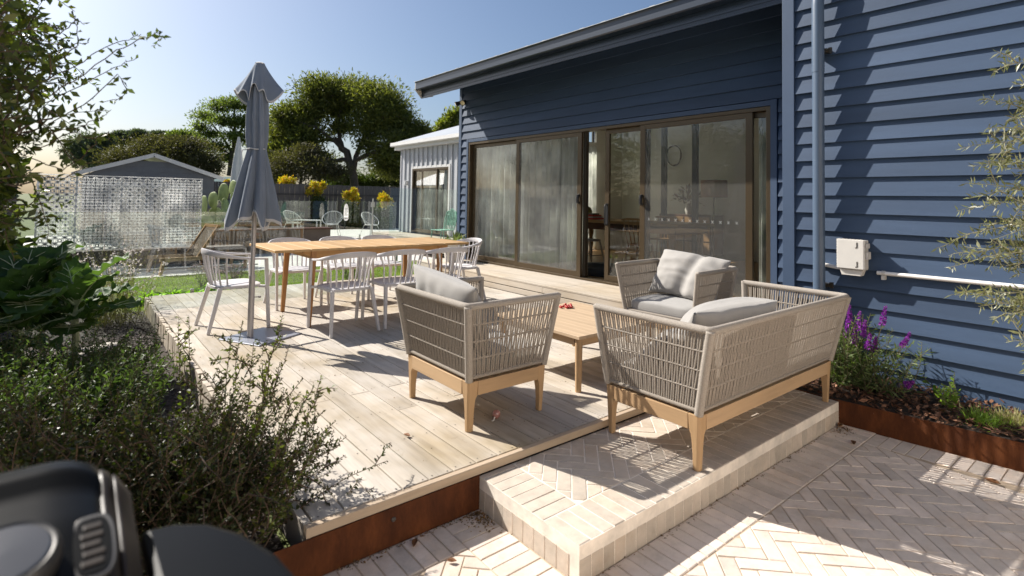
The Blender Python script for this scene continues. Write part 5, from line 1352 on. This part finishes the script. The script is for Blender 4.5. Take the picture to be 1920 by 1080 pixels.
M['chip_r'] = leafmat('red brown bark chips', [(.07, .03, .018), (.16, .075, .04), (.26, .13, .075), (.11, .05, .028), (.05, .025, .016)], .8, .0)
P = np.stack([xe+(XR-.01-xe)*u, y, -.045+.03*u+r_.uniform(0, .03, n)], 1); D = r_.normal(size=(n, 3)); D[:, 2] *= .35
stuff(put('bark_mulch', fastmesh('bark_mulch', *leaf_geo(P, D, r_.uniform(.025, .07, n), .42, r_, .06, (0, 0, 1)), M['chip_r'])))
# salvia with purple spikes
M['salv'] = leafmat('narrow grey green leaves', [(.075, .11, .035), (.11, .15, .05), (.16, .19, .085), (.09, .13, .045)], .5, .35, tcol=(1.3, 1.6, .5))
M['purple'] = leafmat('purple velvet flowers', [(.22, .035, .30), (.32, .06, .42), (.16, .03, .24), (.40, .10, .48)], .7, .3, .2, (1.3, .8, 1.4))
rg = np.random.default_rng(44)
sp_b = np.array((4.92, 1.72, -.05))
t = thing('salvia', 'salvia bush with purple flower spikes between the sofa and the blue wall', 'plant', tuple(sp_b)); st_ = []
for k in range(70):
    a = rg.uniform(0, 6.28); q = rg.random()**.6; st_.append(curve_pts((rg.normal()*.07, rg.normal()*.16, 0), (math.cos(a)*q*.30, math.sin(a)*q*.75, 1), rg.uniform(.34, .66), 7, rg, .08, .05))
fl_ = []
for (x, y, d, l) in ((1593, 572, 4.35, .16), (1603, 610, 4.3, .15), (1622, 600, 4.25, .13), (1661, 573, 4.15, .16), (1706, 624, 4.05, .14), (1588, 600, 4.4, .13), (1632, 625, 4.2, .14), (1643, 632, 4.2, .12), (1713, 716, 3.95, .09), (1612, 585, 4.4, .14), (1508, 712, 4.5, .08)):
    e_ = np.array(at(x, y, d))-sp_b; p = np.array((e_[0]*.35, e_[1]*.35, 0)); mid = p*.3+e_*.7; mid[2] = e_[2]*.55
    s_ = [((1-u)**2*p+2*u*(1-u)*mid+u*u*e_) for u in np.linspace(0, 1, 9)]; st_.append(s_); ln = sum(np.linalg.norm(s_[i+1]-s_[i]) for i in range(8)); fl_.append((s_, l/ln))
tubes(st_, .0045, .002).build('stems', M['stem'], t)
lv_ = stem_leaves(st_[:70], 75, .078, .17, rg, .05, fold=.05, curl=.2, ang=1.0, taper=.4)
lv2 = stem_leaves([s[:6] for s in st_[70:]], 70, .085, .17, rg, .1, fold=.05, curl=.2, ang=1.0, taper=.3)
put('leaves', fastmesh('leaves', *merge([lv_, lv2]), M['salv']), t)
for s_, f_ in fl_:
    n = 130; tt = 1-f_*rg.random(n); P = np.array([along(s_, x)[0] for x in tt]); rad = .019*(1-.75*(1-(1-tt)/f_))[:, None]
    q = norm(rg.normal(size=(n, 3))); put('flower_spike', fastmesh('flower_spike', *leaf_geo(P+q*rad*.4, q+np.array([0, 0, .3]), rad[:, 0]*1.1+.006, .7, rg), M['purple']), t)
t = thing('seedling', 'young broad leaved seedling in the bark mulch', 'plant', (4.93, 1.06, -.03)); st_ = [curve_pts((rg.normal()*.03, rg.normal()*.03, 0), (rg.normal()*.35, rg.normal()*.5, 1), rg.uniform(.12, .28), 5, rg, .1) for _ in range(9)]
tubes(st_, .004, .002).build('stems', M['stem'], t)
M['seed'] = leafmat('fresh green leaves', [(.12, .20, .03), (.18, .27, .05), (.22, .30, .08)], .5, .45)
put('leaves', fastmesh('leaves', *stem_leaves(st_, 70, .055, .5, rg, .2), M['seed']), t)
for (p, m, lb) in (((4.80, .86, -.04), 'seed', 'little bright green needle tuft beside the rusty edging'), ((4.93, .74, -.04), 'wisp', 'dry brown needle tuft next to the green one')):
    t = thing('needle_tuft', lb, 'plant', p); n = 420; P = rg.normal(size=(n, 3))*np.array([.03, .05, 0]); D = rg.normal(size=(n, 3))*.6+np.array([0, 0, 1]); P = P+norm(D)*rg.uniform(0, .07, (n, 1))
    put('needles', fastmesh('needles', *leaf_geo(P, D, rg.uniform(.04, .08, n), .08, rg), M[m if m == 'seed' else 'wisp']), t)
# olive tree at the right edge
M['olive'] = leafmat('olive leaves', [(.12, .135, .05), (.18, .19, .075), (.24, .24, .12), (.30, .30, .20), (.10, .12, .045)], .4, .25, .5, (1.2, 1.35, .5))
t = thing('olive_tree', 'young olive tree with silvery sprays at the right edge', 'tree', (4.62, .28, -.05)); ob = np.array((4.62, .28, -.05)); st_, main = [], []
tk = [np.array(q, float) for q in ((0, 0, 0), (.01, .0, .5), (0, .02, 1.0), (.02, .01, 1.5), (.0, .03, 2.0), (.02, .02, 2.35))]
MB().tube([tuple(q) for q in tk], [.022, .02, .017, .014, .009, .004], 8).build('trunk', mat('pale olive bark', (.28, .25, .18), .8, .2, 20), t, smooth=0)
for (x, y, d) in ((1880, 118, 3.1), (1845, 185, 3.1), (1850, 240, 3.05), (1802, 278, 3.1), (1822, 312, 3.15), (1808, 342, 3.1), (1820, 372, 3.05), (1792, 395, 3.15), (1840, 420, 3.1), (1784, 450, 3.05), (1810, 478, 3.1), (1775, 503, 3.05), (1785, 553, 3.0), (1835, 572, 3.0), (1862, 600, 3.0), (1890, 640, 3.0), (1895, 220, 3.0), (1905, 330, 3.1), (1885, 500, 3.05), (1870, 455, 3.2), (1900, 420, 3.15), (1910, 560, 3.1), (1900, 160, 3.2), (1915, 270, 3.2)):
    e_ = np.array(at(x, y, d))-ob; z0 = min(2.2, max(.5, e_[2]-rg.uniform(-.12, .30))); p = np.array((.0, .01, z0)); mid = (p+e_)/2+np.array((0, 0, .09)); 
    s_ = [((1-u)**2*p+2*u*(1-u)*mid+u*u*e_)+rg.normal(size=3)*.004 for u in np.linspace(0, 1, 10)]; st_.append(s_)
    for j in range(5):
        pp, dd = along(s_, rg.uniform(.25, .9)); st_.append(curve_pts(pp, dd*.8+rg.normal(size=3)*.6+np.array([0, 0, .12]), rg.uniform(.07, .2), 5, rg, .1))
for k in range(30):
    z0 = rg.uniform(.8, 2.3); a = rg.uniform(-2.6, .8); st_.append(curve_pts((0, 0, z0), (math.cos(a), math.sin(a), .4), rg.uniform(.25, .5), 6, rg, .1))
tubes(st_, .004, .0015).build('branches', mat('pale olive twig', (.26, .25, .16), .8, .2, 20), t)
put('leaves', fastmesh('leaves', *stem_leaves(st_, 95, .058, .20, rg, .15, fold=.04, curl=.08, ang=.95, taper=.2), M['olive']), t)

# ---------------- tree that hangs in at the upper left, and its vine
M['canopyleaf'] = leafmat('mid green oval leaves', [(.06, .085, .018), (.09, .115, .022), (.135, .15, .032), (.07, .095, .022), (.05, .07, .02)], .35, .38, .5)
rg = np.random.default_rng(52)
lt = thing('leafy_tree', 'leafy tree overhanging the garden bed at the upper left', 'tree', (-.55, 3.0, -.2)); lo = np.array((-.55, 3.0, -.2))
segs, tips = [], []
tk = [np.array(q, float) for q in ((0, 0, 0), (.02, .0, .6), (-.03, .02, 1.2), (.0, .03, 1.7))]
segs.append((tk, .05, .035))
tg = []
for k in range(60):
    x = rg.uniform(-140, 128)-40*rg.random(); y = rg.uniform(-320, 415); d = rg.uniform(1.7, 3.5)
    if y > 290: x = min(x, 62)
    tg.append(np.array(at(x, y, d))-lo)
for k in range(16): tg.append(np.array((rg.uniform(-.2, .5), rg.uniform(.2, 1.6), rg.uniform(2.0, 3.0))))
for k in range(34): tg.append(np.array((rg.uniform(-1.0, .15), rg.uniform(.8, 3.4), rg.uniform(1.9, 3.6))))  # unseen outer crown, added out of view to shade the bed and barbecue
st_ = []
for e_ in tg:
    p = tk[-1]*rg.uniform(.7, 1.)+np.array((0, 0, .0)); mid = p*.45+e_*.55+np.array((0, 0, .15)); s_ = [((1-u)**2*p+2*u*(1-u)*mid+u*u*e_)+rg.normal(size=3)*.01 for u in np.linspace(0, 1, 9)]; segs.append((s_, .012, .003))
    for j in range(9):
        pp, dd = along(s_, rg.uniform(.5, 1.)); st_.append(curve_pts(pp, dd*.5+rg.normal(size=3), rg.uniform(.12, .30), 5, rg, .15, .1))
wood_of(segs, 6).build('trunk', M['trunk'], lt, smooth=0)
tubes(st_, .003, .0012).build('fine_twigs', M['twig'], lt)
put('crown', fastmesh('crown', *stem_leaves(st_, 60, .052, .46, rg, .05, fold=.10, curl=.15, ang=.9, taper=.2), M['canopyleaf']), lt)
vn = thing('vine', 'trailing vine reaching out from the tree against the sky', 'vine', tuple(at(60, 200, 2.1))); vo = np.array(at(60, 200, 2.1)); st_ = []
for pth in (((60, 200), (140, 150), (220, 95), (270, 70), (300, 58), (302, 75), (285, 84)), ((70, 160), (150, 120), (200, 92), (245, 75), (265, 62)), ((80, 190), (150, 165), (215, 128), (262, 108)), ((90, 230), (160, 200), (225, 140), (236, 165), (228, 185), (190, 195)),
            ((90, 250), (150, 235), (185, 222), (212, 208)), ((70, 280), (130, 250), (180, 262), (200, 250), (206, 262)), ((60, 300), (120, 320), (150, 300), (180, 265), (178, 240)), ((100, 120), (140, 90), (150, 50), (135, 20)), ((90, 330), (130, 335), (160, 310), (190, 300)), ((110, 60), (140, 40), (160, 45)), ((90, 100), (140, 85), (165, 80))):
    d = rg.uniform(1.95, 2.25); pp = [np.array(at(x+rg.normal()*2, y+rg.normal()*2, d+rg.normal()*.015))-vo for x, y in pth]
    s_ = []
    for i in range(len(pp)-1):
        for u in (0, .25, .5, .75): s_.append(pp[i]*(1-u)+pp[i+1]*u+rg.normal(size=3)*.003)
    s_.append(pp[-1]); st_.append(s_)
tubes(st_, .0022, .0011, 5).build('stems', M['twig'], vn)
put('leaves', fastmesh('leaves', *stem_leaves(st_, 42, .036, .52, rg, .12, fold=.12, curl=.1, ang=1.0, taper=.35), M['canopyleaf']), vn)
# ================================================================ TREES AND SHRUBS BEYOND THE FENCE
def lm(name, cols, **k): M[name] = leafmat(name, cols, **k); return M[name]
lm('cypress leaves', [(.07, .088, .024), (.115, .135, .032), (.19, .20, .05), (.09, .108, .03), (.26, .265, .07)], rough=.6, trans=.38, tcol=(1.4, 1.5, .6))
lm('pale tree leaves', [(.11, .14, .05), (.15, .18, .06), (.19, .21, .08), (.08, .11, .04)], rough=.55, trans=.4)
lm('brown scrub leaves', [(.075, .065, .035), (.10, .085, .045), (.13, .11, .06), (.06, .06, .03)], rough=.7, trans=.25)
lm('haze tinted needles', [(.10, .12, .10), (.12, .14, .11), (.15, .165, .13)], rough=.7, trans=.2)  # greyed and lightened: distance haze painted into the leaf colour
lm('hedge leaves', [(.04, .06, .014), (.06, .085, .018), (.08, .10, .025)], rough=.5, trans=.3)
lm('golden tips', [(.48, .42, .03), (.55, .44, .03), (.38, .42, .04), (.55, .22, .03), (.30, .36, .04)], rough=.5, trans=.45, tcol=(1.2, 1.2, .3))
lm('yellow green leaves', [(.17, .19, .04), (.22, .23, .05), (.13, .16, .04), (.26, .22, .05)], rough=.55, trans=.4)
def gz(p, z=-.3): return (p[0], p[1], z)
def place_tree(name, label, foot, d, clumps, segs_px, leaf, n, ln, wr, seed, group=None, bark='trunk', shell=.4, flat=1., up=.25, depth=.55, jit=.25):
    """clumps: photo pixels (x, y, rx, ry) at distance d become ellipsoids; segs_px: limbs as pixel paths with radii in metres"""
    rg = np.random.default_rng(seed); f_ = at(*foot, d); t = thing(name, label, 'tree', (f_.x, f_.y, -.3), 0, group); o = np.array((f_.x, f_.y, -.3)); s = d/F_PX
    fw = np.array(CAM_F)
    C = []
    for c in clumps:
        off = c[4] if len(c) > 4 else rg.uniform(-1, 1)*depth*max(c[2], c[3])*s*1.2
        p = np.array(at(c[0], c[1], d+off))-o; C.append((*p, c[2]*s, max(c[2], c[3])*s*.9, c[3]*s))
    sg = []
    for pth, a, b_ in segs_px:
        pts = [np.array(at(x, y, d+(dd if True else 0)))-o for x, y, dd in pth]
        fine = []
        for i in range(len(pts)-1):
            for u in (0, .33, .66): fine.append(pts[i]*(1-u)+pts[i+1]*u+rg.normal(size=3)*a*.25)
        fine.append(pts[-1]); sg.append((fine, a, b_))
    if sg: wood_of(sg, 7).build('trunk', M[bark], t, smooth=0)
    tw = []
    for c in C:                                            # fine limbs running into every clump
        for k in range(5):
            q = rg.normal(size=3); q /= np.linalg.norm(q); c0 = np.array(c[:3])+np.array((0, 0, -c[5]*.7)); tw.append(curve_pts(c0, q+np.array((0, 0, .8)), c[5]*1.3, 4, rg, .25))
    stuff(tubes(tw, d*.0009, d*.0004, 4).build('branches', M[bark], t))
    put('crown', fastmesh('crown', *clump_leaves(C, n, ln, wr, rg, shell, flat, up, jit=jit), M[leaf]), t)
    return t
# the big dark tree
cl = [(600, 175, 45, 30), (660, 172, 55, 28), (720, 195, 48, 36), (640, 205, 50, 25), (575, 215, 35, 28), (545, 230, 38, 30), (525, 260, 28, 35), (700, 235, 45, 30), (755, 235, 32, 28), (745, 275, 40, 30), (720, 300, 36, 26), (790, 245, 22, 18),
      (580, 255, 40, 22), (640, 240, 30, 16), (560, 290, 40, 26), (520, 300, 25, 28), (690, 270, 22, 18), (610, 165, 38, 20), (690, 175, 40, 22), (518, 285, 24, 24), (545, 265, 36, 24), (512, 318, 20, 18), (600, 300, 34, 16), (770, 300, 30, 22), (755, 325, 28, 14), (800, 265, 22, 18), (740, 215, 28, 26), (765, 265, 26, 22), (535, 215, 25, 20), (730, 320, 30, 14), (590, 200, 30, 22)]
place_tree('cypress', 'big dark spreading tree with a leaning trunk behind the back fence', (668, 350), 34, cl,
    [(((668, 380, 0), (662, 330, 0), (650, 285, .0), (628, 262, .3)), .28, .20), (((662, 320, 0), (672, 280, .2), (690, 245, .5), (715, 215, .4)), .18, .08), (((645, 282, 0), (618, 255, -.4), (590, 238, -.8), (560, 228, -1)), .15, .05), (((640, 272, 0), (632, 235, .4), (640, 205, .6), (655, 180, .6)), .14, .05),
     (((665, 300, 0), (700, 285, -.4), (735, 270, -.6)), .16, .06), (((630, 262, 0), (605, 262, .6), (565, 285, .8)), .14, .05), (((655, 300, 0), (620, 300, -.3), (585, 285, -.7), (545, 265, -1)), .15, .05), (((690, 245, .5), (730, 240, .7), (762, 238, .4)), .10, .04)],
    'cypress leaves', 72000, .26, .30, 1, depth=.7, shell=.55, jit=.34)
place_tree('bushy_tree', 'bare brownish undergrowth tree between the umbrella and the big dark tree', (560, 350), 31, [(540, 310, 42, 26), (590, 318, 40, 24), (630, 322, 30, 18), (520, 330, 26, 16), (575, 285, 30, 16)],
    [(((560, 370, 0), (565, 330, 0), (545, 300, .3)), .12, .05), (((600, 370, 0), (600, 320, 0), (615, 296, .3)), .10, .04)], 'brown scrub leaves', 9000, .20, .3, 2, shell=.5)
place_tree('umbrella_tree', 'tall airy pale green tree half hidden by the grey umbrella', (430, 320), 46, [(440, 195, 30, 12), (410, 200, 26, 12), (385, 218, 24, 10), (470, 200, 26, 12), (420, 228, 30, 9), (375, 238, 18, 8), (395, 252, 24, 8), (455, 228, 28, 12), (485, 222, 20, 14), (440, 256, 26, 10), (410, 276, 24, 10), (500, 238, 18, 18), (470, 262, 20, 14), (425, 295, 20, 10)],
    [(((432, 330, 0), (434, 290, 0), (438, 250, 0), (440, 205, .3)), .26, .07), (((434, 285, 0), (412, 250, .3), (388, 222, .6)), .12, .04), (((436, 268, 0), (462, 232, -.3), (478, 205, -.5)), .13, .04), (((433, 292, 0), (410, 275, -.6), (380, 245, -.8)), .1, .03), (((438, 245, 0), (420, 215, .5), (408, 200, .6)), .08, .03)],
    'pale tree leaves', 17000, .26, .34, 3, shell=.7, depth=.8, jit=.4)
place_tree('scrub_tree', 'broad brown domed shrubbery rising behind the gabled shed', (310, 320), 40, [(290, 285, 60, 26), (345, 290, 55, 26), (240, 298, 45, 20), (385, 305, 30, 20), (300, 268, 34, 12), (350, 270, 36, 13), (220, 310, 25, 14), (400, 318, 18, 14), (320, 300, 60, 22)],
    [(((310, 340, 0), (305, 310, 0), (290, 285, .3)), .2, .08), (((330, 340, 0), (340, 305, 0), (352, 280, .3)), .18, .07)], 'brown scrub leaves', 30000, .22, .34, 4, shell=.4, jit=.3)
place_tree('green_tree', 'small bright green tree top showing above the brown shrubbery', (350, 300), 58, [(345, 254, 26, 8), (362, 262, 22, 8), (330, 262, 16, 7), (376, 270, 14, 8)], [(((350, 310, 0), (348, 280, 0), (346, 256, 0)), .2, .08)], 'pale tree leaves', 5000, .34, .4, 5)
for k, (x, y, w, h, lb) in enumerate(((258, 252, 20, 8, 'flat topped dark pine far behind the shed, right of three'), (228, 255, 17, 9, 'flat topped dark pine far behind the shed, middle of three'), (200, 262, 16, 12, 'dark pine far behind the shed, leftmost of the thin trunked ones'), (298, 254, 20, 7, 'low dark pine top just left of the bright green tree top'), (165, 275, 44, 26, 'broad hazy grey green tree at the far left behind the leaves'))):
    place_tree('pine_tree', lb, (x, 300), 85, [(x-w*.4, y+h*.3, w*.6, h*.7), (x+w*.4, y, w*.6, h*.7), (x, y-h*.3, w*.7, h*.6), (x+w*.1, y+h, w*.7, h*.6)], [(((x, 310, 0), (x-3, 285, 0), (x-2, y, 0)), .35, .15), (((x-2, 282, 0), (x+w*.4, y+4, .5)), .15, .08)], 'haze tinted needles', 3200 if w < 30 else 9000, .5, .3, 20+k, 'dark pines on the skyline', shell=.45)
place_tree('garden_tree', 'sparse yellow green tree rising behind the grey wing roof', (840, 300), 36, [(848, 222, 16, 16), (832, 236, 14, 12), (862, 212, 12, 12), (822, 246, 10, 8), (866, 236, 16, 16)], [(((850, 320, 0), (846, 260, 0), (850, 215, 0)), .12, .04)], 'yellow green leaves', 3600, .26, .4, 40, shell=.6)
place_tree('dark_tree', 'dark tree filling the gap between the big tree and the grey wing', (800, 330), 40, [(785, 262, 28, 24), (805, 285, 26, 26), (775, 300, 24, 18), (815, 262, 14, 14), (790, 320, 30, 16)], [(((795, 350, 0), (795, 300, 0), (790, 262, 0)), .2, .08)], 'cypress leaves', 9000, .28, .34, 41)
for k, (x, y, w, h, lb) in enumerate(((700, 338, 34, 12, 'low dark scrub under the big tree, nearest the carport roof'), (640, 334, 36, 15, 'low dark scrub under the big tree, around its trunk'), (515, 330, 30, 18, 'low dark scrub just right of the grey umbrella'), (750, 332, 24, 12, 'low dark scrub beside the grey wing'))):
    place_tree('scrub', lb, (x, 360), 37, [(x-w*.5, y+4, w*.6, h), (x+w*.5, y, w*.6, h), (x, y+6, w*.7, h), (x+w*.2, y-h*.5, w*.4, h*.6)], [(((x, 372, 0), (x+2, 350, 0), (x, y, 0)), .07, .03)], 'hedge leaves', 5000, .2, .36, 140+k, 'dark scrub under the big tree', jit=.35)
# golden tipped shrubs along the fence
for k, (x, y, w, d, lb) in enumerate(((532, 350, 20, 25.2, 'tallest golden tipped shrub by the fence, just right of the umbrella'), (597, 354, 14, 25, 'golden tipped shrub by the fence, second from the umbrella'), (661, 367, 15, 24.4, 'golden tipped shrub behind the surfboard shaped sign'), (718, 370, 14, 24.2, 'golden tipped shrub nearest the grey wing'), (428, 352, 11, 25, 'golden tipped shrub left of the umbrella, behind the cactus'))):
    rg = np.random.default_rng(60+k); f_ = at(x, 420, d); t = thing('golden_shrub', lb, 'shrub', (f_.x, f_.y, -.3), 0, 'golden tipped shrubs along the back fence'); o = np.array((f_.x, f_.y, -.3)); s = d/F_PX
    yb = 445; C = []; G_ = []
    for j in range(9):
        yy = y+22+j*(yb-y-30)/9; c = np.array(at(x+rg.normal()*w*.35, yy, d+rg.normal()*.15))-o; C.append((*c, w*s*.85, w*s*.8, 15*s))
    for j in range(6):
        c = np.array(at(x+rg.normal()*w*.5, y+rg.uniform(-10, 13), d+rg.normal()*.15))-o; G_.append((*c, w*s*.42, w*s*.42, w*s*.5))
    MB().tube([(0, 0, 0), (.02, 0, .6), (0, 0, 1.3)], [.04, .03, .015], 6).build('trunk', M['trunk'], t)
    put('crown', fastmesh('crown', *clump_leaves(C, 3600, .11, .45, rg, .5), M['hedge leaves']), t)
    put('new_growth', fastmesh('new_growth', *clump_leaves(G_, 1500, .11, .45, rg, .6, up=.5), M['golden tips']), t)
# prickly pear
f_ = at(400, 440, 17.2); t = thing('prickly_pear', 'prickly pear cactus with round pads beside the lattice screen', 'cactus', (f_.x, f_.y, -.2)); o = Vector((f_.x, f_.y, -.2))
M['cactus'] = mat('cactus skin', (.26, .32, .11), .55, .2, 8)
rr = random.Random(4)
for (x, y, w, h, a) in ((382, 385, 10, 22, 5), (400, 375, 12, 18, -12), (386, 415, 12, 15, 10), (404, 405, 10, 20, -4), (419, 362, 11, 22, 4), (424, 395, 8, 30, -14), (437, 352, 10, 17, 18), (446, 372, 10, 17, -20), (378, 345+60, 9, 16, 0), (436, 412, 12, 16, 6), (412, 425, 9, 14, 12), (392, 430, 10, 12, -8)):
    d_ = 17.2+rr.uniform(-.25, .25); c = at(x, y, d_)-o; s = d_/F_PX; yw = -YAW+R(rr.uniform(-40, 40))
    m = MB(); m.grid(lambda u, v: (w*1.25*s*math.sin(math.pi*v)**.8*math.cos(6.2832*u), .03*math.sin(math.pi*v)**.7*math.sin(6.2832*u), -h*.85*s*math.cos(math.pi*v)), 20, 12, True)
    q = m.build('pad', M['cactus'], t, tuple(c), smooth=0); q.rotation_euler = (0, R(a), yw)
f2 = at(418, 318, 33)
# trees on the other side of the side fence (they only show as reflections); unseen shrub inside it added to shade the kale
for k, (x, y, h, w, lb) in enumerate(((-7.5, 9.5, 4.6, 1.8, 'leafy tree over the side fence, opposite the sliding doors'), (-1.02, 7.0, 2.7, .62, 'unseen leafy shrub added against the side fence to shade the kale'), (-9.5, 14.5, 5.6, 2.2, 'leafy tree over the side fence, toward the pool end'), (-7., 5.2, 3.6, 1.6, 'leafy tree over the side fence, nearest the barbecue'),
        (-8.5, 19., 6.0, 2.4, 'tallest leafy tree over the side fence'), (-12., 25., 6.5, 2.8, 'leafy tree over the side fence, farthest from the deck'), (-6.5, 1.5, 3.2, 1.5, 'low leafy tree over the side fence, behind the barbecue'))):
    rg = np.random.default_rng(80+k); t = thing('hedge_tree', lb, 'tree', (x, y, -.3), 0, 'trees over the side fence')
    MB().tube([(0, 0, 0), (.05, 0, h*.3), (0, .05, h*.6), (0, 0, h*.8)], [.16, .13, .08, .04], 7).build('trunk', M['trunk'], t)
    cl_ = [(rg.normal()*w*.45, rg.normal()*w*.55, h*rg.uniform(.2, .85), w*.5, w*.5, w*.42) for _ in range(15)]
    put('crown', fastmesh('crown', *clump_leaves(cl_, 9000, .17, .42, rg, .45), M['hedge leaves']), t)
# unseen pale wall added behind the camera to bounce sunlight onto step and paving
cw_ = thing('bounce_wall', 'unseen pale wall added behind the camera to bounce sunlight', 'wall', (1.0, -2.7, 0))
MB().box(-4.4, 4.2, -.1, .1, -.3, 3.5).build('wall', mat('warm cream render', (.78, .72, .64), .9, .06, 3, bump=.2, bscale=30), cw_)
MB().box(-4.45, 4.25, -.14, .14, 3.5, 3.56).build('coping', M['concrete'], cw_)

# ================================================================ BARBECUE
M['enamel'] = mat('black enamel', (.0045, .0048, .005), .34, .1, 4, spec=.08)
M['cast'] = mat('dark cast aluminium', (.022, .016, .012), .42, .2, 8, spec=.25)
M['steelrim'] = mat('dull steel rim', (.07, .068, .066), .42, .06, 6, metal=.6)
M['dial'] = mat('smoky gauge glass', (.045, .047, .052), .25, .1, 5, coat=.6)
bq = thing('barbecue', 'black hooded gas barbecue in the near left corner', 'barbecue', (-.20, .92, PAVE_Z), R(1))
hz = lambda z: z-PAVE_Z
# hood: profile (forward, up) swept across; local x = right, y = away from the camera
pf_ = [(-.26, .80), (-.24, .87), (-.19, .935), (-.12, .972), (-.02, 1.000), (.06, 1.010), (.09, 1.026), (.12, 1.026), (.155, 1.0), (.20, .92), (.22, .80)]
hw2 = .255
nx = 60; m = MB()
def hood(u, v):
    i = min(len(pf_)-2, int(v*(len(pf_)-1))); f_ = v*(len(pf_)-1)-i; y = pf_[i][0]*(1-f_)+pf_[i+1][0]*f_; z = pf_[i][1]*(1-f_)+pf_[i+1][1]*f_
    x = (u-.5)*2*hw2; t_ = max(0, (abs(x)-(hw2-.07))/.07); k = 1-.16*(1-math.sqrt(max(0, 1-t_*t_)))
    return (x, y*k, hz(.80+(z-.80)*k))
m.grid(hood, nx, 40); m.build('hood', M['enamel'], bq, smooth=50)
for s in (1, -1):
    ec = MB()
    pr = [(y*1.01, z+.002) for y, z in pf_]
    for (x0, x1, k0, k1) in ((hw2-.012, hw2+.010, .90, .87), (hw2+.010, hw2+.034, .87, .72)):
        a = [(s*x0, y*k0, hz(.80+(z-.80)*k0)) for y, z in pr]; b_ = [(s*x1, y*k1, hz(.80+(z-.80)*k1)) for y, z in pr]; n = len(a)
        fs = [(k, k+1, n+k+1, n+k) for k in range(n-1)]+[tuple(range(n, 2*n))]+[tuple(range(n-1, -1, -1))]
        ec.add(a+b_, fs if s > 0 else [q[::-1] for q in fs])
    ec.build('end_cap', M['cast'], bq, smooth=35, bevel=.012)
MB().box(-hw2-.05, hw2+.05, -.26, .27, hz(.56), hz(.799)).build('firebox', M['enamel'], bq, bevel=.02)
for s in (-1, 1):
    for y in (-.2, .2): MB().box(s*.24-.02, s*.24+.02, y-.02, y+.02, 0, hz(.56)).build('leg', M['enamel'], bq)
MB().box(-.26, .26, -.22, .22, hz(.0), hz(.02)).build('shelf', M['enamel'], bq)
def on_hood(x, v):
    p = Vector(hood(x/(2*hw2)+.5, v)); p2 = Vector(hood(x/(2*hw2)+.5, v+.02)); d = (p2-p).normalized(); return p, d, Vector((1, 0, 0)).cross(d)
p, d, nn_ = on_hood(.155, .345)
gd = MB().lathe([(0, 0), (.050, 0), (.053, .012), (.050, .024), (.046, .028), (.043, .026), (0, .026)], 36).build('thermometer', M['steelrim'], bq, smooth=35); place(gd, p, (1, 0, 0), d)
fc = MB().lathe([(0, 0), (.0425, 0), (.04, .002), (0, .003)], 32).build('dial', M['dial'], gd, (0, 0, .0265), smooth=30)
p, d, nn_ = on_hood(.236, .352)
bo = []
for k in range(28):
    a = 2*math.pi*k/28; bo.append((.024*math.copysign(abs(math.cos(a))**.55, math.cos(a)), .052*math.copysign(abs(math.sin(a))**.7, math.sin(a)), 0))
bd = MB().prism(bo, (0, 0, .006)).build('badge', M['steelrim'], bq, bevel=.002); place(bd, p, (1, .0, 0), d)
MB().prism([(x*.78, y*.86, .0062) for x, y, z in bo], (0, 0, .0015)).build('badge_panel', M['enamel'], bd)
sm_ = MB()
for k, (a, b_) in enumerate(((-.012, .010), (-.010, .012), (-.011, .008), (-.012, .011), (-.009, .010))): sm_.box(a, b_, -.034+k*.0145, -.034+k*.0145+.0085, .0078, .0095)
sm_.build('embossing', M['cast'], bd, bevel=.001)
# black side shelf with a rounded corner
so_ = [(.30, .07, hz(.885)), (.345, .06, hz(.885)), (.385, .03, hz(.885)), (.42, -.03, hz(.885)), (.445, -.11, hz(.885)), (.455, -.21, hz(.885)), (.455, -.34, hz(.885)), (.30, -.34, hz(.885))]
MB().prism(so_[::-1], (0, 0, .03)).build('side_shelf', M['enamel'], bq, bevel=.012)
# ---------------- leaf litter where the paving meets the step and the rusty plate
r_ = np.random.default_rng(77); P = []
for k in range(260): P.append((1.72-abs(r_.normal())*.05, 2.34-abs(r_.normal())*.07, PAVE_Z+.001))
for k in range(150): P.append((r_.uniform(1.8, 4.45), 1.632-abs(r_.normal())*.012, PAVE_Z+.001))
for k in range(120): P.append((4.48-abs(r_.normal())*.10, 1.62-abs(r_.normal())*.06, PAVE_Z+.001))
for k in range(160): P.append((r_.uniform(.95, 1.7), 2.352-abs(r_.normal())*.015, PAVE_Z+.001))
for k in range(220): P.append((r_.uniform(.9, 4.2), r_.uniform(2.45, 8.5), .003))
P = np.array(P); D = r_.normal(size=P.shape); D[:, 2] = np.abs(D[:, 2])*.25
M['litter'] = leafmat('leaf litter', [(.20, .10, .035), (.30, .17, .06), (.10, .055, .025), (.16, .12, .06)], .8, .1)
stuff(put('leaf_litter', fastmesh('leaf_litter', *leaf_geo(P, D, r_.uniform(.006, .02, len(P)), .45, r_, .1, (0, 0, 1), .2), M['litter'])))
